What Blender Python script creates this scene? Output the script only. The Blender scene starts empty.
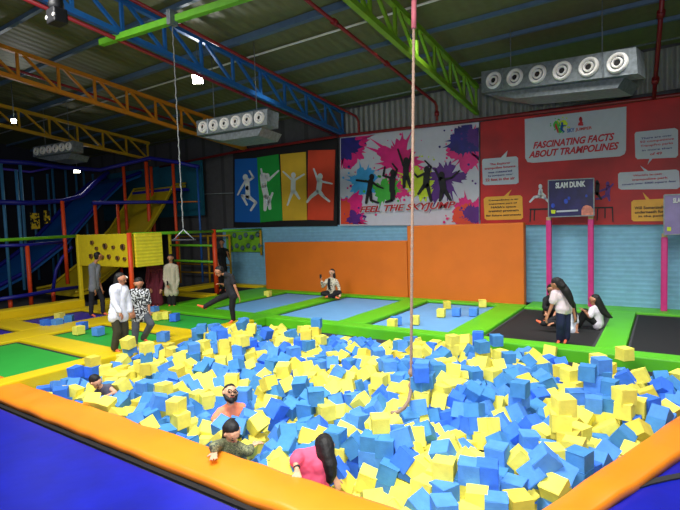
import bpy, bmesh, math, random
import numpy as np
from mathutils import Vector, Matrix, Quaternion, noise, Euler
random.seed(11)
C = bpy.context.scene.collection
# ---------------------------------------------------------------- camera model (measured from the photograph)
F_PX, YAW, PITCH, ROLL, CAMH = 482.6, math.radians(34.0028), math.radians(3.5324), math.radians(-1.9175), 2.6
FW = Vector((-math.sin(YAW)*math.cos(PITCH), math.cos(YAW)*math.cos(PITCH), -math.sin(PITCH)))
_rt = Vector((math.cos(YAW), math.sin(YAW), 0)); _up = _rt.cross(FW)
RT = math.cos(ROLL)*_rt + math.sin(ROLL)*_up
UP = -math.sin(ROLL)*_rt + math.cos(ROLL)*_up
EYE = Vector((0, 0, CAMH))
def ray(x, y): return RT*((x-340)/F_PX) - UP*((y-255)/F_PX) + FW
def fl(x, y, z=0.0):
    d = ray(x, y); return EYE + d*((z-CAMH)/d.z)
def atY(x, y, Y):
    d = ray(x, y); return EYE + d*(Y/d.y)
def atX(x, y, X):
    d = ray(x, y); return EYE + d*(X/d.x)
def dep(x, y, D): return EYE + ray(x, y)*D
def atC(x, y, zc, s=.1224):
    d = ray(x, y); return EYE + d*((zc + s*15.75 - CAMH)/(d.z + s*d.y))
# ---------------------------------------------------------------- materials
def srgb(r, g, b):
    f = lambda c: (c/255/12.92) if c/255 <= .04045 else ((c/255+.055)/1.055)**2.4
    return (f(r), f(g), f(b), 1)
MATS = {}
def mat(name, col, rough=.6, metal=0., var=.06, scale=6., bump=0., bscale=40., emit=None, estr=0., spec=.5, coat=0., kind=None):
    if name in MATS: return MATS[name]
    m = bpy.data.materials.new(name); m.use_nodes = True
    nt = m.node_tree; b = nt.nodes['Principled BSDF']
    c = srgb(*col)
    tc = nt.nodes.new('ShaderNodeTexCoord')
    nz = nt.nodes.new('ShaderNodeTexNoise'); nz.inputs['Scale'].default_value = scale; nz.inputs['Detail'].default_value = 4
    nt.links.new(tc.outputs['Object'], nz.inputs['Vector'])
    rp = nt.nodes.new('ShaderNodeValToRGB')
    rp.color_ramp.elements[0].position = .3; rp.color_ramp.elements[1].position = .7
    rp.color_ramp.elements[0].color = tuple(max(0, v*(1-var*2)) for v in c[:3])+(1,)
    rp.color_ramp.elements[1].color = tuple(min(1, v*(1+var)) for v in c[:3])+(1,)
    nt.links.new(nz.outputs['Fac'], rp.inputs['Fac']); nt.links.new(rp.outputs['Color'], b.inputs['Base Color'])
    b.inputs['Roughness'].default_value = rough; b.inputs['Metallic'].default_value = metal
    b.inputs['Specular IOR Level'].default_value = spec
    if coat: b.inputs['Coat Weight'].default_value = coat; b.inputs['Coat Roughness'].default_value = .15
    if bump:
        n2 = nt.nodes.new('ShaderNodeTexNoise'); n2.inputs['Scale'].default_value = bscale
        nt.links.new(tc.outputs['Object'], n2.inputs['Vector'])
        bp = nt.nodes.new('ShaderNodeBump'); bp.inputs['Strength'].default_value = bump; bp.inputs['Distance'].default_value = .02
        nt.links.new(n2.outputs['Fac'], bp.inputs['Height']); nt.links.new(bp.outputs['Normal'], b.inputs['Normal'])
    if emit:
        b.inputs['Emission Color'].default_value = srgb(*emit); b.inputs['Emission Strength'].default_value = estr
    MATS[name] = m; return m
def mat_pattern(name, c1, c2, scale=18, thr=.5, rough=.8, c3=None):
    m = mat(name, c1, rough); nt = m.node_tree
    rp = [n for n in nt.nodes if n.type == 'VALTORGB'][0]; nz = [n for n in nt.nodes if n.type == 'TEX_NOISE'][0]
    nz.inputs['Scale'].default_value = scale; nz.inputs['Detail'].default_value = 1
    rp.color_ramp.elements[0].position = thr-.03; rp.color_ramp.elements[1].position = thr+.03
    rp.color_ramp.elements[0].color = srgb(*c1); rp.color_ramp.elements[1].color = srgb(*c2)
    if c3:
        e = rp.color_ramp.elements.new(min(.95, thr+.12)); e.color = srgb(*c3)
    return m
def mat_wave(name, c1, axis='Z', period=.12, rough=.7, dark=.75, strength=.6, metal=0., col_lines=True):
    """surface with regular lines: padded ribs, corrugation"""
    m = mat(name, c1, rough, metal); nt = m.node_tree; b = nt.nodes['Principled BSDF']
    tc = [n for n in nt.nodes if n.type == 'TEX_COORD'][0]
    sx = nt.nodes.new('ShaderNodeSeparateXYZ'); nt.links.new(tc.outputs['Object'], sx.inputs[0])
    mu = nt.nodes.new('ShaderNodeMath'); mu.operation = 'MULTIPLY'; mu.inputs[1].default_value = 2*math.pi/period
    nt.links.new(sx.outputs[axis], mu.inputs[0])
    si = nt.nodes.new('ShaderNodeMath'); si.operation = 'SINE'; nt.links.new(mu.outputs[0], si.inputs[0])
    bp = nt.nodes.new('ShaderNodeBump'); bp.inputs['Strength'].default_value = strength; bp.inputs['Distance'].default_value = .03
    nt.links.new(si.outputs[0], bp.inputs['Height']); nt.links.new(bp.outputs['Normal'], b.inputs['Normal'])
    if col_lines:
        gt = nt.nodes.new('ShaderNodeMath'); gt.operation = 'GREATER_THAN'; gt.inputs[1].default_value = .86
        nt.links.new(si.outputs[0], gt.inputs[0])
        mx = nt.nodes.new('ShaderNodeMix'); mx.data_type = 'RGBA'
        rp = [n for n in nt.nodes if n.type == 'VALTORGB'][0]
        nt.links.new(gt.outputs[0], mx.inputs[0]); nt.links.new(rp.outputs['Color'], mx.inputs[6])
        mx.inputs[7].default_value = tuple(v*dark for v in srgb(*c1)[:3])+(1,)
        nt.links.new(mx.outputs[2], b.inputs['Base Color'])
    return m
# ---------------------------------------------------------------- mesh helpers
def bm_box(bm, c, s, R=None, bev=0.):
    r = bmesh.ops.create_cube(bm, size=1.0); vs = r['verts']
    for v in vs: v.co = Vector((v.co.x*s[0], v.co.y*s[1], v.co.z*s[2]))
    if bev:
        es = {e for v in vs for e in v.link_edges}
        rr = bmesh.ops.bevel(bm, geom=list(es), offset=bev, segments=2, profile=.6, affect='EDGES')
        vs = list({v for f in rr['faces'] for v in f.verts} | {v for v in vs if v.is_valid})
    for v in vs: v.co = (R @ v.co if R else v.co) + Vector(c)
def bm_bar(bm, a, b, w, h=None, bev=0.):
    """rectangular bar from a to b"""
    a = Vector(a); b = Vector(b); d = b-a; h = h or w
    q = d.to_track_quat('Y', 'Z').to_matrix()
    bm_box(bm, (a+b)/2, (w, d.length, h), q, bev)
def bm_tube(bm, pts, r, n=10, cap=True, r2=None):
    """round tube through points; r may be a list"""
    pts = [Vector(p) for p in pts]; rings = []; N = len(pts)
    rr = r if isinstance(r, (list, tuple)) else [r]*N
    prev = None
    for i, p in enumerate(pts):
        t = (pts[min(i+1, N-1)]-pts[max(i-1, 0)]).normalized()
        if prev is None:
            s = t.cross(Vector((0, 0, 1)))
            if s.length < .05: s = t.cross(Vector((1, 0, 0)))
            s.normalize()
        else:
            s = (prev - t*prev.dot(t)).normalized()
        prev = s; u = t.cross(s)
        rings.append([bm.verts.new(p + (s*math.cos(2*math.pi*k/n)+u*math.sin(2*math.pi*k/n))*rr[i]) for k in range(n)])
    for i in range(N-1):
        for k in range(n):
            f = bm.faces.new((rings[i][k], rings[i][(k+1) % n], rings[i+1][(k+1) % n], rings[i+1][k])); f.smooth = True
    if cap:
        bm.faces.new(rings[0][::-1]); bm.faces.new(rings[-1])
def bm_capsule(bm, a, ra, b, rb, n=12, m=4):
    a = Vector(a); b = Vector(b); d = b-a
    if d.length < 1e-5: d = Vector((0, 0, 1e-4)); b = a+d
    t = d.normalized(); pts = []; rs = []
    for k in range(m+1):
        an = -math.pi/2 + (math.pi/2)*k/m
        pts.append(a+t*(ra*math.sin(an))); rs.append(max(ra*math.cos(an), ra*.02))
    for k in range(m+1):
        an = (math.pi/2)*k/m
        pts.append(b+t*(rb*math.sin(an))); rs.append(max(rb*math.cos(an), rb*.02))
    bm_tube_dir(bm, pts, rs, t, n)
def bm_tube_dir(bm, pts, rs, t, n):
    s = t.cross(Vector((0, 0, 1)))
    if s.length < .05: s = t.cross(Vector((1, 0, 0)))
    s.normalize(); u = t.cross(s); rings = []
    for p, r in zip(pts, rs):
        rings.append([bm.verts.new(p + (s*math.cos(2*math.pi*k/n)+u*math.sin(2*math.pi*k/n))*r) for k in range(n)])
    for i in range(len(rings)-1):
        for k in range(n):
            f = bm.faces.new((rings[i][k], rings[i][(k+1) % n], rings[i+1][(k+1) % n], rings[i+1][k])); f.smooth = True
    bm.faces.new(rings[0][::-1]); bm.faces.new(rings[-1])
def bm_prism(bm, poly, z0, z1, bev=0.):
    """vertical prism over a plan polygon"""
    lo = [bm.verts.new((p[0], p[1], z0)) for p in poly]; hi = [bm.verts.new((p[0], p[1], z1)) for p in poly]
    n = len(poly); fs = [bm.faces.new(hi), bm.faces.new(lo[::-1])]
    for i in range(n): fs.append(bm.faces.new((lo[i], lo[(i+1) % n], hi[(i+1) % n], hi[i])))
    bmesh.ops.recalc_face_normals(bm, faces=fs)
    if bev:
        es = {e for f in fs for e in f.edges}
        bmesh.ops.bevel(bm, geom=list(es), offset=bev, segments=2, profile=.6, affect='EDGES')
def bm_poly3(bm, pts, thick_dir, th):
    """polygon in space with thickness along thick_dir"""
    a = [bm.verts.new(Vector(p)) for p in pts]; b = [bm.verts.new(Vector(p)+Vector(thick_dir)*th) for p in pts]
    n = len(pts); fs = [bm.faces.new(a), bm.faces.new(b[::-1])]
    for i in range(n): fs.append(bm.faces.new((a[i], b[i], b[(i+1) % n], a[(i+1) % n])))
    bmesh.ops.recalc_face_normals(bm, faces=fs)
def obj(name, bm, m, parent=None, loc=None):
    """link a bmesh as ONE mesh object; world-space verts, parent stays unrotated"""
    me = bpy.data.meshes.new(name)
    if loc is None and parent is not None: loc = Vector((0, 0, 0))
    off = Vector(loc) if loc is not None else Vector((0, 0, 0))
    base = off
    if parent is not None: base = abs_loc(parent) + off
    if loc is not None or parent is not None:
        for v in bm.verts: v.co -= base
    bm.to_mesh(me); bm.free()
    for x in (m if isinstance(m, (list, tuple)) else [m]): me.materials.append(x)
    o = bpy.data.objects.new(name, me); C.objects.link(o)
    if parent is not None: o.parent = parent; o.location = off
    elif loc is not None: o.location = base
    return o
def abs_loc(o):
    v = Vector((0, 0, 0))
    while o is not None: v = v + o.location; o = o.parent
    return v
def tag(o, label, cat, group=None, kind=None):
    o['label'] = label; o['category'] = cat
    if group: o['group'] = group
    if kind: o['kind'] = kind
    return o
def thing(name, label, cat, loc=(0, 0, 0), group=None):
    o = bpy.data.objects.new(name, None); C.objects.link(o); o.location = loc; o.empty_display_size = .2
    return tag(o, label, cat, group)
def struct(name, bm, m, parent=None):
    o = obj(name, bm, m, parent)
    if parent is None: o['kind'] = 'structure'
    return o
def one(fn, *a, **k):
    bm = bmesh.new(); fn(bm, *a, **k); return bm
def center_of(bm):
    n = len(bm.verts); c = sum((v.co for v in bm.verts), Vector())/n
    return Vector((c.x, c.y, min(v.co.z for v in bm.verts)))
def solo(name, bm, m, label, cat, group=None, kind=None):
    """a thing that is one mesh, origin at its base"""
    return tag(obj(name, bm, m, None, center_of(bm)), label, cat, group, kind)
"""materials used"""
M_black = mat('black_mesh', (16, 16, 19), .75, bump=.3, bscale=200)
M_lblue = mat('light_blue_mat', (98, 156, 206), .6, var=.03, scale=2)
M_green = mat('green_pad', (84, 182, 22), .45, var=.04, scale=1.5, bump=.08, bscale=6)
M_gmat = mat('green_mat', (34, 158, 52), .6, var=.04, scale=1.5)
M_ypad = mat('yellow_pad', (226, 196, 12), .45, var=.04, scale=1.5, bump=.08, bscale=6)
M_purple = mat('violet_blue_mat', (38, 26, 160), .5, var=.05)
M_orange = mat('orange_pad', (244, 140, 26), .42, var=.05, scale=1.4, bump=.15, bscale=5)
M_owall = mat('orange_wall', (214, 106, 14), .6, var=.04, scale=1.2)
M_bmat = mat('deep_blue_mat', (12, 26, 166), .38, var=.12, scale=2.2, bump=.12, bscale=5)
M_dark = mat('dark_webbing', (36, 38, 44), .8)
M_fy = mat('yellow_foam', (236, 226, 100), .9, var=.05, scale=9, bump=.15, bscale=60, spec=.2)
M_fb = mat('blue_foam', (84, 144, 224), .9, var=.06, scale=9, bump=.15, bscale=60, spec=.2)
M_blueframe = mat('blue_steel', (30, 98, 166), .45)
M_greenframe = mat('green_steel', (112, 158, 22), .45)
M_limeframe = mat('lime_steel', (108, 190, 36), .45)
M_orangeframe = mat('orange_steel', (198, 122, 22), .5)
M_yelframe = mat('yellow_steel', (196, 150, 26), .5)
M_red = mat('red_pipe', (128, 20, 26), .45)
M_purlin = mat('slate_steel', (80, 106, 132), .5)
M_galv = mat('galvanised', (128, 136, 140), .45, .4, var=.15, scale=12)
M_white = mat('white_plastic', (224, 222, 216), .5)
M_hole = mat('dark_opening', (22, 20, 20), .8)
M_pink = mat('pink_vinyl', (206, 44, 128), .4, bump=.2, bscale=9)
M_bluepost = mat('blue_post_foam', (34, 92, 176), .5)
M_orpost = mat('orange_post_foam', (232, 74, 26), .5)
M_dblue = mat('dark_blue_rail', (24, 28, 150), .45)
M_slideb = mat('blue_slide_vinyl', (16, 100, 186), .4, var=.06, scale=1.)
M_slidey = mat('yellow_slide_vinyl', (190, 166, 20), .4, var=.05, scale=1.)
M_yellow = mat('yellow_vinyl', (226, 204, 30), .5, var=.04)
M_wood = mat('orange_fold', (220, 110, 16), .5)
"""writing and prints"""
P_white = mat('print_white', (206, 210, 214), .5, var=.02)
P_red = mat('print_red', (196, 24, 40), .5, var=.05)
P_text = mat('print_text_red', (190, 20, 36), .5)
P_dark = mat('print_black', (14, 12, 16), .6)
"""banner faces"""
P_blue = mat('print_blue', (8, 92, 176), .5, var=.04, scale=1)
P_grn = mat('print_green', (22, 150, 56), .5, var=.05, scale=1)
P_yel = mat('print_amber', (216, 172, 44), .5, var=.08, scale=1)
P_ora = mat('print_orange_red', (214, 66, 36), .5, var=.08, scale=1)
P_mag = mat('print_magenta', (224, 20, 120), .5, var=.1, scale=3)
P_sky = mat('print_sky', (64, 164, 226), .5, var=.1, scale=3)
P_lime = mat('print_lime', (196, 214, 24), .5, var=.1, scale=3)
P_leaf = mat('print_leaf', (64, 178, 58), .5, var=.1, scale=3)
P_vio = mat('print_violet', (84, 22, 120), .5, var=.1, scale=3)
P_navy = mat('print_navy', (30, 26, 120), .5, var=.2, scale=3)
P_bub = mat('print_bubble', (186, 192, 204), .5, var=.02)
P_bubY = mat('print_bubble_yellow', (226, 164, 48), .5, var=.03)
# foam cubes, seven numbers each: x, y, z in cm, three angles in degrees, 1 for yellow
CUBE_DATA = [
 -90, 507, -13, 87, 28, -110, 1, -102, 520, 9, 81, 134, 19, 0, -74, 551, 2, 180, 0, 71, 0, -190, 464, 2, 113, -90, -14, 1, -149, 477, 2, -90, 0, 104, 0,
 -166, 472, 2, -180, 0, 15, 0, -341, 423, -24, -45, -56, 49, 1, -394, 394, -35, 0, -90, 0, 0, -98, 608, 38, -100, -90, -46, 1, -320, 449, -27, 0, 35, -162, 0,
 -31, 668, -31, 0, 147, 70, 1, -152, 522, 2, -89, 0, -1, 0, -331, 467, 2, 0, 0, -174, 0, -256, 463, -19, 171, -72, 24, 0, -116, 466, -16, 56, 91, -84, 1,
 -55, 602, -53, 90, 0, -110, 1, -253, 421, -31, -52, 0, -138, 1, -279, 455, -30, 16, -3, 106, 1, -505, 394, -53, -90, 0, 92, 0, -241, 477, -6, 119, 123, 26, 0,
 -468, 419, -34, 180, 0, 90, 0, -111, 513, -6, -50, 46, -161, 0, -44, 732, 20, -103, -90, -36, 1, -282, 492, 20, 90, 0, 37, 1, -25, 708, -16, 47, 33, -68, 1,
 -153, 457, -16, 90, 0, -166, 1, -133, 452, -16, -90, 0, -162, 0, -268, 479, 2, -54, 90, 54, 0, -353, 411, -40, -130, -27, 6, 1, -472, 398, -53, 90, 0, 139, 0,
 -252, 492, 10, -110, 14, 106, 0, -174, 422, -16, 0, -180, 38, 0, -74, 550, -16, 180, 0, -20, 0, -101, 604, 20, -144, 90, -36, 1, -551, 394, -35, 0, -4, -180, 0,
 -479, 422, -16, -6, 52, 0, 1, -202, 427, -24, -123, 11, -109, 0, -376, 417, -26, -122, 21, 77, 1, -130, 532, -4, -85, 133, 24, 1, -445, 490, 8, -111, -27, -89, 0,
 -185, 450, -16, 0, 0, 156, 0, -473, 396, -71, 172, -90, 0, 1, -169, 696, 20, -90, 0, 174, 0, -278, 398, -36, 2, 165, 79, 0, -457, 440, -35, -179, 13, 9, 1,
 -525, 395, -40, -84, -39, -7, 1, -199, 483, 7, 53, -116, 46, 0, -42, 688, -20, 93, -54, -13, 0, -309, 475, -5, 42, -3, -76, 0, -310, 450, -44, -34, -130, 33, 1,
 -60, 587, -13, -43, 0, 160, 0, -3, 743, -4, -89, 40, 70, 0, -90, 756, 38, -28, -90, -64, 0, -43, 728, 2, -90, 0, -10, 1, -683, 397, -18, 115, -154, 0, 1,
 -595, 438, 2, 180, 0, 16, 1, -138, 612, -16, 0, -180, 26, 0, -606, 396, -16, -35, -11, 93, 1, -192, 622, -12, -19, 9, 57, 1, -372, 407, -41, -134, 52, -43, 0,
 -126, 491, -16, 180, 0, 87, 0, -339, 395, -53, 0, 0, -175, 1, -287, 479, 2, -96, 90, 6, 0, -351, 454, -18, -33, -153, -39, 0, -297, 642, 38, -180, 0, 35, 0,
 -224, 478, -14, -104, 28, -7, 1, -80, 733, 2, 0, 0, 6, 0, -679, 398, -53, 90, 0, 109, 0, -661, 395, -71, 90, 0, 89, 0, -519, 498, -13, -6, 130, -95, 0,
 -242, 464, -37, 26, -19, -166, 1, -206, 451, -19, -95, 3, -7, 1, -394, 450, -19, 2, 27, -79, 0, -407, 530, 20, 22, -91, 112, 0, -215, 621, -15, 82, -19, -34, 0,
 -587, 438, -16, -132, 90, -48, 1, -332, 519, 3, -1, 11, 82, 0, -391, 531, 2, 54, 89, 113, 1, -8, 731, -17, 85, 50, -111, 0, -47, 622, -49, 90, 57, 70, 0,
 -77, 804, 38, -90, 0, -55, 0, -86, 526, -5, -62, 41, 108, 0, -233, 681, 9, -110, -150, 10, 0, -216, 639, -2, -102, 21, 80, 0, -42, 639, -36, -98, -37, -110, 1,
 -643, 443, -1, -2, -20, -113, 0, -540, 520, 2, 90, 0, 23, 0, -462, 566, 16, 83, -16, 116, 0, -128, 850, 2, 0, 0, 55, 1, -2, 872, -5, -39, 37, -84, 0,
 -55, 616, -13, 129, -37, 55, 0, -83, 579, 2, 90, 0, -2, 1, -745, 415, -15, 180, 11, -22, 0, -418, 522, 2, 88, 0, -163, 0, -142, 642, -9, -81, 127, -18, 0,
 -171, 679, -9, 70, -30, 9, 0, -636, 396, -14, 69, -6, 74, 0, -533, 609, 19, 7, -81, -71, 1, -273, 656, -3, -36, 107, 62, 1, -157, 625, -18, -139, 16, -52, 0,
 -56, 711, -21, -3, 58, 4, 1, -538, 443, -26, 28, 23, 51, 1, -409, 469, -12, -8, 41, -43, 0, -246, 541, -3, 30, 32, -52, 0, -37, 651, -71, 90, 0, -105, 1,
 -612, 510, -16, 76, -90, 76, 1, -292, 621, -6, -13, -63, 138, 0, -764, 457, -1, -115, 70, 63, 1, -347, 434, -54, -175, 14, -51, 1, -51, 879, 0, 0, 34, 179, 0,
 -11, 721, -31, 0, -50, 69, 1, -364, 394, -56, 90, -31, 0, 0, -783, 397, -40, 62, -14, -180, 1, -64, 758, 20, -6, -90, -96, 0, -860, 403, -14, 0, 0, 146, 0,
 -740, 442, -16, 20, 90, 160, 0, -91, 715, -14, -65, -50, 54, 1, -388, 678, 2, 0, -180, 6, 1, -855, 402, -32, -100, 90, -80, 0, -537, 575, 5, 2, 153, -12, 1,
 -380, 609, -10, -113, -128, 28, 1, -385, 706, 20, 0, 1, -137, 0, -389, 399, -53, 90, -1, 7, 0, -594, 418, -32, -73, 103, 3, 0, -361, 435, -24, -165, 0, -47, 0,
 -89, 666, -16, 0, -2, 154, 1, -677, 476, 2, -107, -90, 20, 1, -490, 417, -30, 5, 143, 7, 0, -288, 900, 20, -111, -90, 69, 0, -381, 474, -14, 116, -42, 109, 1,
 -105, 746, 2, 90, 0, -150, 0, -30, 750, 2, 30, 90, -67, 1, -248, 515, 4, 0, 19, 125, 1, -31, 914, -2, 83, -24, 1, 1, -943, 471, -6, -3, 180, 9, 0,
 -597, 396, -36, -40, 63, 136, 0, -611, 564, 2, -108, 86, -72, 1, -423, 701, 4, -42, 10, 80, 1, -217, 691, 1, 44, 122, -29, 0, -458, 462, -34, 9, 85, 147, 1,
 -126, 631, -14, 90, 14, -27, 1, -83, 760, 20, -29, -90, -66, 0, -408, 394, -71, -90, 0, 92, 0, -300, 647, 20, 125, 90, 18, 0, -252, 663, -2, -100, -161, 8, 0,
 -746, 405, -34, -165, 90, 0, 1, -709, 397, -53, 90, 0, 30, 0, -937, 580, 28, 9, 102, -72, 1, -578, 397, -39, 64, -22, -180, 0, -925, 496, 10, -180, 0, 2, 1,
 -628, 398, -53, -17, -86, -110, 0, -822, 546, 38, -87, 90, -3, 1, -440, 515, 0, 97, -13, 89, 0, -156, 822, -7, -173, -28, 20, 0, -381, 499, -9, 58, 30, -155, 0,
 -236, 642, -7, 89, -29, -91, 0, -236, 793, 2, 90, 0, -27, 1, -172, 602, -23, 37, -136, -49, 0, -730, 394, -53, -180, 0, 0, 1, -312, 478, -34, 95, -90, 0, 0,
 -194, 610, -27, -70, -69, 122, 1, -327, 466, -16, 54, -90, 54, 1, -100, 548, 2, 117, -90, 4, 1, -60, 738, 2, 48, 90, -48, 0, -806, 394, -71, 0, 0, 89, 0,
 -423, 636, 0, 79, 18, 112, 1, -289, 478, -16, 180, 0, -80, 0, -262, 775, 2, -16, -89, -106, 0, -213, 778, -3, -120, 36, -50, 0, -156, 768, -14, -17, 10, -142, 0,
 -93, 509, -35, 29, -87, 9, 0, -353, 598, -14, -106, -121, 24, 0, -815, 395, -53, -90, 0, 87, 1, -803, 427, -23, 47, -20, -8, 1, -565, 513, -35, 91, 120, 16, 0,
 -498, 504, -24, 12, 158, 90, 1, -339, 444, -33, 101, 52, 43, 1, -326, 617, -12, 150, 51, -63, 1, -540, 414, -36, 90, 164, 7, 0, -68, 567, -16, 90, 0, -20, 0,
 -866, 428, -20, 109, 8, 114, 1, -695, 672, 38, 90, 0, -7, 1, -442, 623, -2, -34, -35, 54, 1, -284, 740, 18, 17, -77, 91, 1, -17, 767, 1, 33, -94, 17, 0,
 -20, 696, -71, 0, -180, 69, 1, -715, 468, 2, 90, 0, 5, 0, -388, 566, -14, 18, -40, -98, 1, -274, 634, -19, -108, -15, 12, 0, -91, 599, 2, -23, 90, 150, 1,
 -36, 651, -49, 90, -53, 70, 0, -762, 397, -53, -117, 90, 0, 1, -305, 724, 20, -42, -90, -95, 0, -8, 731, -53, 160, -90, 0, 0, -353, 472, -6, 21, 45, 116, 1,
 -296, 644, 2, 70, -90, 34, 1, -355, 923, 20, 0, 0, -122, 1, -241, 907, 2, -152, 90, -28, 0, -156, 739, -23, 45, -113, 107, 0, 0, 748, -53, 0, 0, 159, 1,
 -588, 702, 20, -16, 90, 143, 0, -172, 702, 2, -55, -90, -55, 0, -677, 638, -2, -53, 56, -36, 0, -350, 664, -6, 125, 124, 0, 1, -923, 494, -8, 96, -90, -84, 0,
 -539, 397, -56, -39, -59, -139, 1, 5, 778, -9, -25, -162, -32, 1, -524, 576, -9, 15, 157, 17, 0, -846, 394, -69, 0, 0, 90, 0, -628, 411, -71, 35, -90, 125, 0,
 -721, 518, 0, -123, -28, -96, 0, -280, 678, 2, -177, 7, 75, 1, -268, 848, 3, -79, 54, -93, 1, -716, 587, -2, 122, 7, 20, 0, -583, 509, -31, 145, 30, 14, 0,
 -29, 676, -71, -90, 0, -28, 1, -479, 418, -71, -90, 0, -125, 1, -876, 396, -30, 0, 0, -75, 1, -771, 397, -71, 0, 0, -170, 0, -685, 394, -71, 0, -90, 0, 0,
 -464, 668, 6, -121, -3, -69, 0, -184, 648, -16, -25, 49, -17, 0, -642, 427, -19, -174, -14, 78, 0, -212, 925, -7, 134, 45, 3, 0, -811, 539, 2, 76, 90, 14, 1,
 -792, 632, 20, -30, 90, -60, 0, -72, 569, -53, 90, 0, -98, 0, -517, 600, 0, 161, -22, 45, 1, -597, 759, 20, -89, 91, 70, 0, -465, 611, 3, 19, 47, -175, 1,
 -424, 606, -14, -146, 64, -26, 0, -381, 805, 20, 96, -90, 22, 1, -521, 431, -35, 55, 99, 97, 1, -291, 592, -16, 25, 90, 155, 0, -766, 820, 15, 163, -73, 9, 0,
 -396, 432, -28, -149, 48, 27, 1, -698, 666, 20, 16, 90, 38, 0, -231, 423, -39, -137, -27, -67, 1, -154, 433, -22, 114, -51, 81, 1, -81, 544, -53, -102, -90, -12, 0,
 -532, 667, 6, -60, -4, -109, 1, -364, 702, 2, 90, -1, 9, 0, -662, 552, -12, -15, -124, -21, 1, -623, 539, -16, 8, -99, -32, 1, -774, 693, 38, 90, 0, 145, 0,
 -481, 479, -33, -15, 160, -5, 0, -476, 501, -26, 31, 48, -94, 1, -213, 539, -12, -157, -8, -69, 1, -244, 855, -1, -13, -127, -49, 1, -732, 544, 2, 0, 0, -166, 1,
 -429, 460, -36, 28, -1, 103, 0, -401, 619, -13, -171, 78, -10, 0, -184, 994, 1, -17, 71, -106, 1, -30, 673, -53, 0, -180, -26, 1, -946, 395, -44, 2, -8, 90, 1,
 -896, 394, -47, 90, 90, 0, 1, -438, 765, 20, 5, -3, 45, 0, -203, 702, -14, -53, -7, 0, 1, -26, 690, -34, -46, -51, 19, 1, -18, 851, -13, 9, -63, 177, 1,
 3, 758, -17, 1, -117, 70, 0, -670, 500, -7, -16, 154, 22, 1, -622, 489, -23, -46, 8, 156, 0, -610, 665, 2, -3, -2, -84, 0, -254, 643, -20, 7, -108, -2, 0,
 -178, 490, -1, -16, 137, -5, 1, -351, 993, 5, 149, -12, 0, 1, -611, 455, 2, -54, 90, 32, 0, -356, 617, -11, -24, -49, -149, 0, -141, 866, 2, -69, 90, 69, 1,
 -796, 550, 2, 14, -90, -166, 1, -670, 529, -13, 1, -44, 1, 0, -637, 510, -16, -3, -90, 0, 1, -793, 657, 20, -90, 2, -168, 1, -447, 496, -14, 93, 19, 18, 0,
 -281, 525, 5, 0, 66, 51, 1, -259, 919, 2, -93, 91, -29, 1, -118, 510, -25, 30, 44, -162, 1, -176, 911, -14, 41, 60, -66, 0, -9, 738, -71, 0, 0, -10, 0,
 -271, 697, 3, -90, -7, 149, 1, -75, 566, -34, -114, -90, 0, 0, -897, 396, -29, 0, 0, 16, 1, -821, 544, 20, 27, -90, 27, 0, -893, 637, -8, 40, 45, -44, 1,
 -430, 480, -19, -35, -3, -83, 0, -525, 703, 2, -180, 0, 78, 0, -365, 725, 12, -107, 42, -14, 0, -288, 711, 9, -37, -50, 44, 1, -233, 633, -23, -107, 27, 49, 0,
 -212, 671, -10, 114, -123, -25, 0, -908, 512, -9, -90, 0, 50, 1, -696, 475, 2, 0, 0, 92, 0, -602, 526, -24, -72, -13, -119, 0, -606, 765, 38, -89, -1, -146, 1,
 -506, 714, 6, 121, 2, -144, 0, -443, 885, 6, 86, -76, 93, 0, -349, 864, 3, 101, -29, 58, 0, -212, 819, -5, 14, -57, -53, 0, -934, 408, -25, -180, 0, 65, 0,
 -507, 403, -71, -90, 0, -113, 0, -907, 750, 27, 0, 0, -140, 0, -716, 634, 2, 90, 0, 41, 1, -547, 504, -52, -90, 6, 14, 1, -869, 845, 21, 15, -5, 3, 0,
 -664, 668, -7, 33, -32, -84, 1, -317, 967, 22, -90, 0, -76, 0, -926, 394, -62, -180, 0, 0, 0, -820, 464, -16, 0, 0, -157, 0, -774, 554, 2, -84, 155, 31, 0,
 -396, 412, -34, 0, 0, -90, 0, -652, 741, 22, 162, -69, -4, 1, -701, 830, 16, 168, -11, 78, 0, -420, 724, 13, 61, -179, -9, 1, -355, 922, 2, 180, 0, -48, 1,
 -925, 561, -7, 1, -60, -90, 1, -671, 446, -6, -81, 50, -73, 0, -823, 830, 19, -121, 95, 3, 1, -573, 584, -3, 14, -153, 39, 0, -513, 555, -16, 85, -26, -70, 1,
 -329, 455, -53, 0, 0, 172, 1, -449, 681, -5, 11, -41, 94, 1, -901, 398, -65, 0, 0, -124, 0, -618, 398, -31, 120, 4, -92, 0, -645, 568, -12, -126, -9, 29, 0,
 -503, 745, 8, 37, 15, -10, 1, -243, 497, -9, -119, -22, 7, 1, 10, 946, -22, 60, -138, 8, 0, -943, 435, -25, -74, 15, 180, 0, -665, 431, -18, -21, 52, 78, 0,
 -773, 694, 20, -16, -90, -16, 1, -550, 576, -13, 10, -59, -10, 1, -581, 662, 15, -50, -152, 30, 0, -372, 656, -11, -6, 43, 11, 0, -399, 886, -1, -14, -45, -154, 1,
 -688, 688, 5, -12, 14, -137, 1, -646, 866, 2, -87, 90, -93, 1, -280, 436, -53, -143, 88, 37, 1, -342, 682, -6, -64, -135, -48, 1, -168, 840, -6, -12, -56, -128, 0,
 -21, 710, -45, -62, -147, 2, 0, -3, 970, -20, -11, 134, -86, 0, -806, 606, -3, 101, -132, -3, 1, -615, 562, -16, 0, -4, -72, 0, -644, 708, 10, -95, -29, -64, 0,
 -662, 876, 38, -90, 0, -66, 0, -347, 641, -14, 131, 22, 52, 0, -855, 524, -16, 83, 2, 8, 1, -689, 528, -6, 12, 46, 2, 0, -407, 507, -14, -90, 162, 16, 0,
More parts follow.
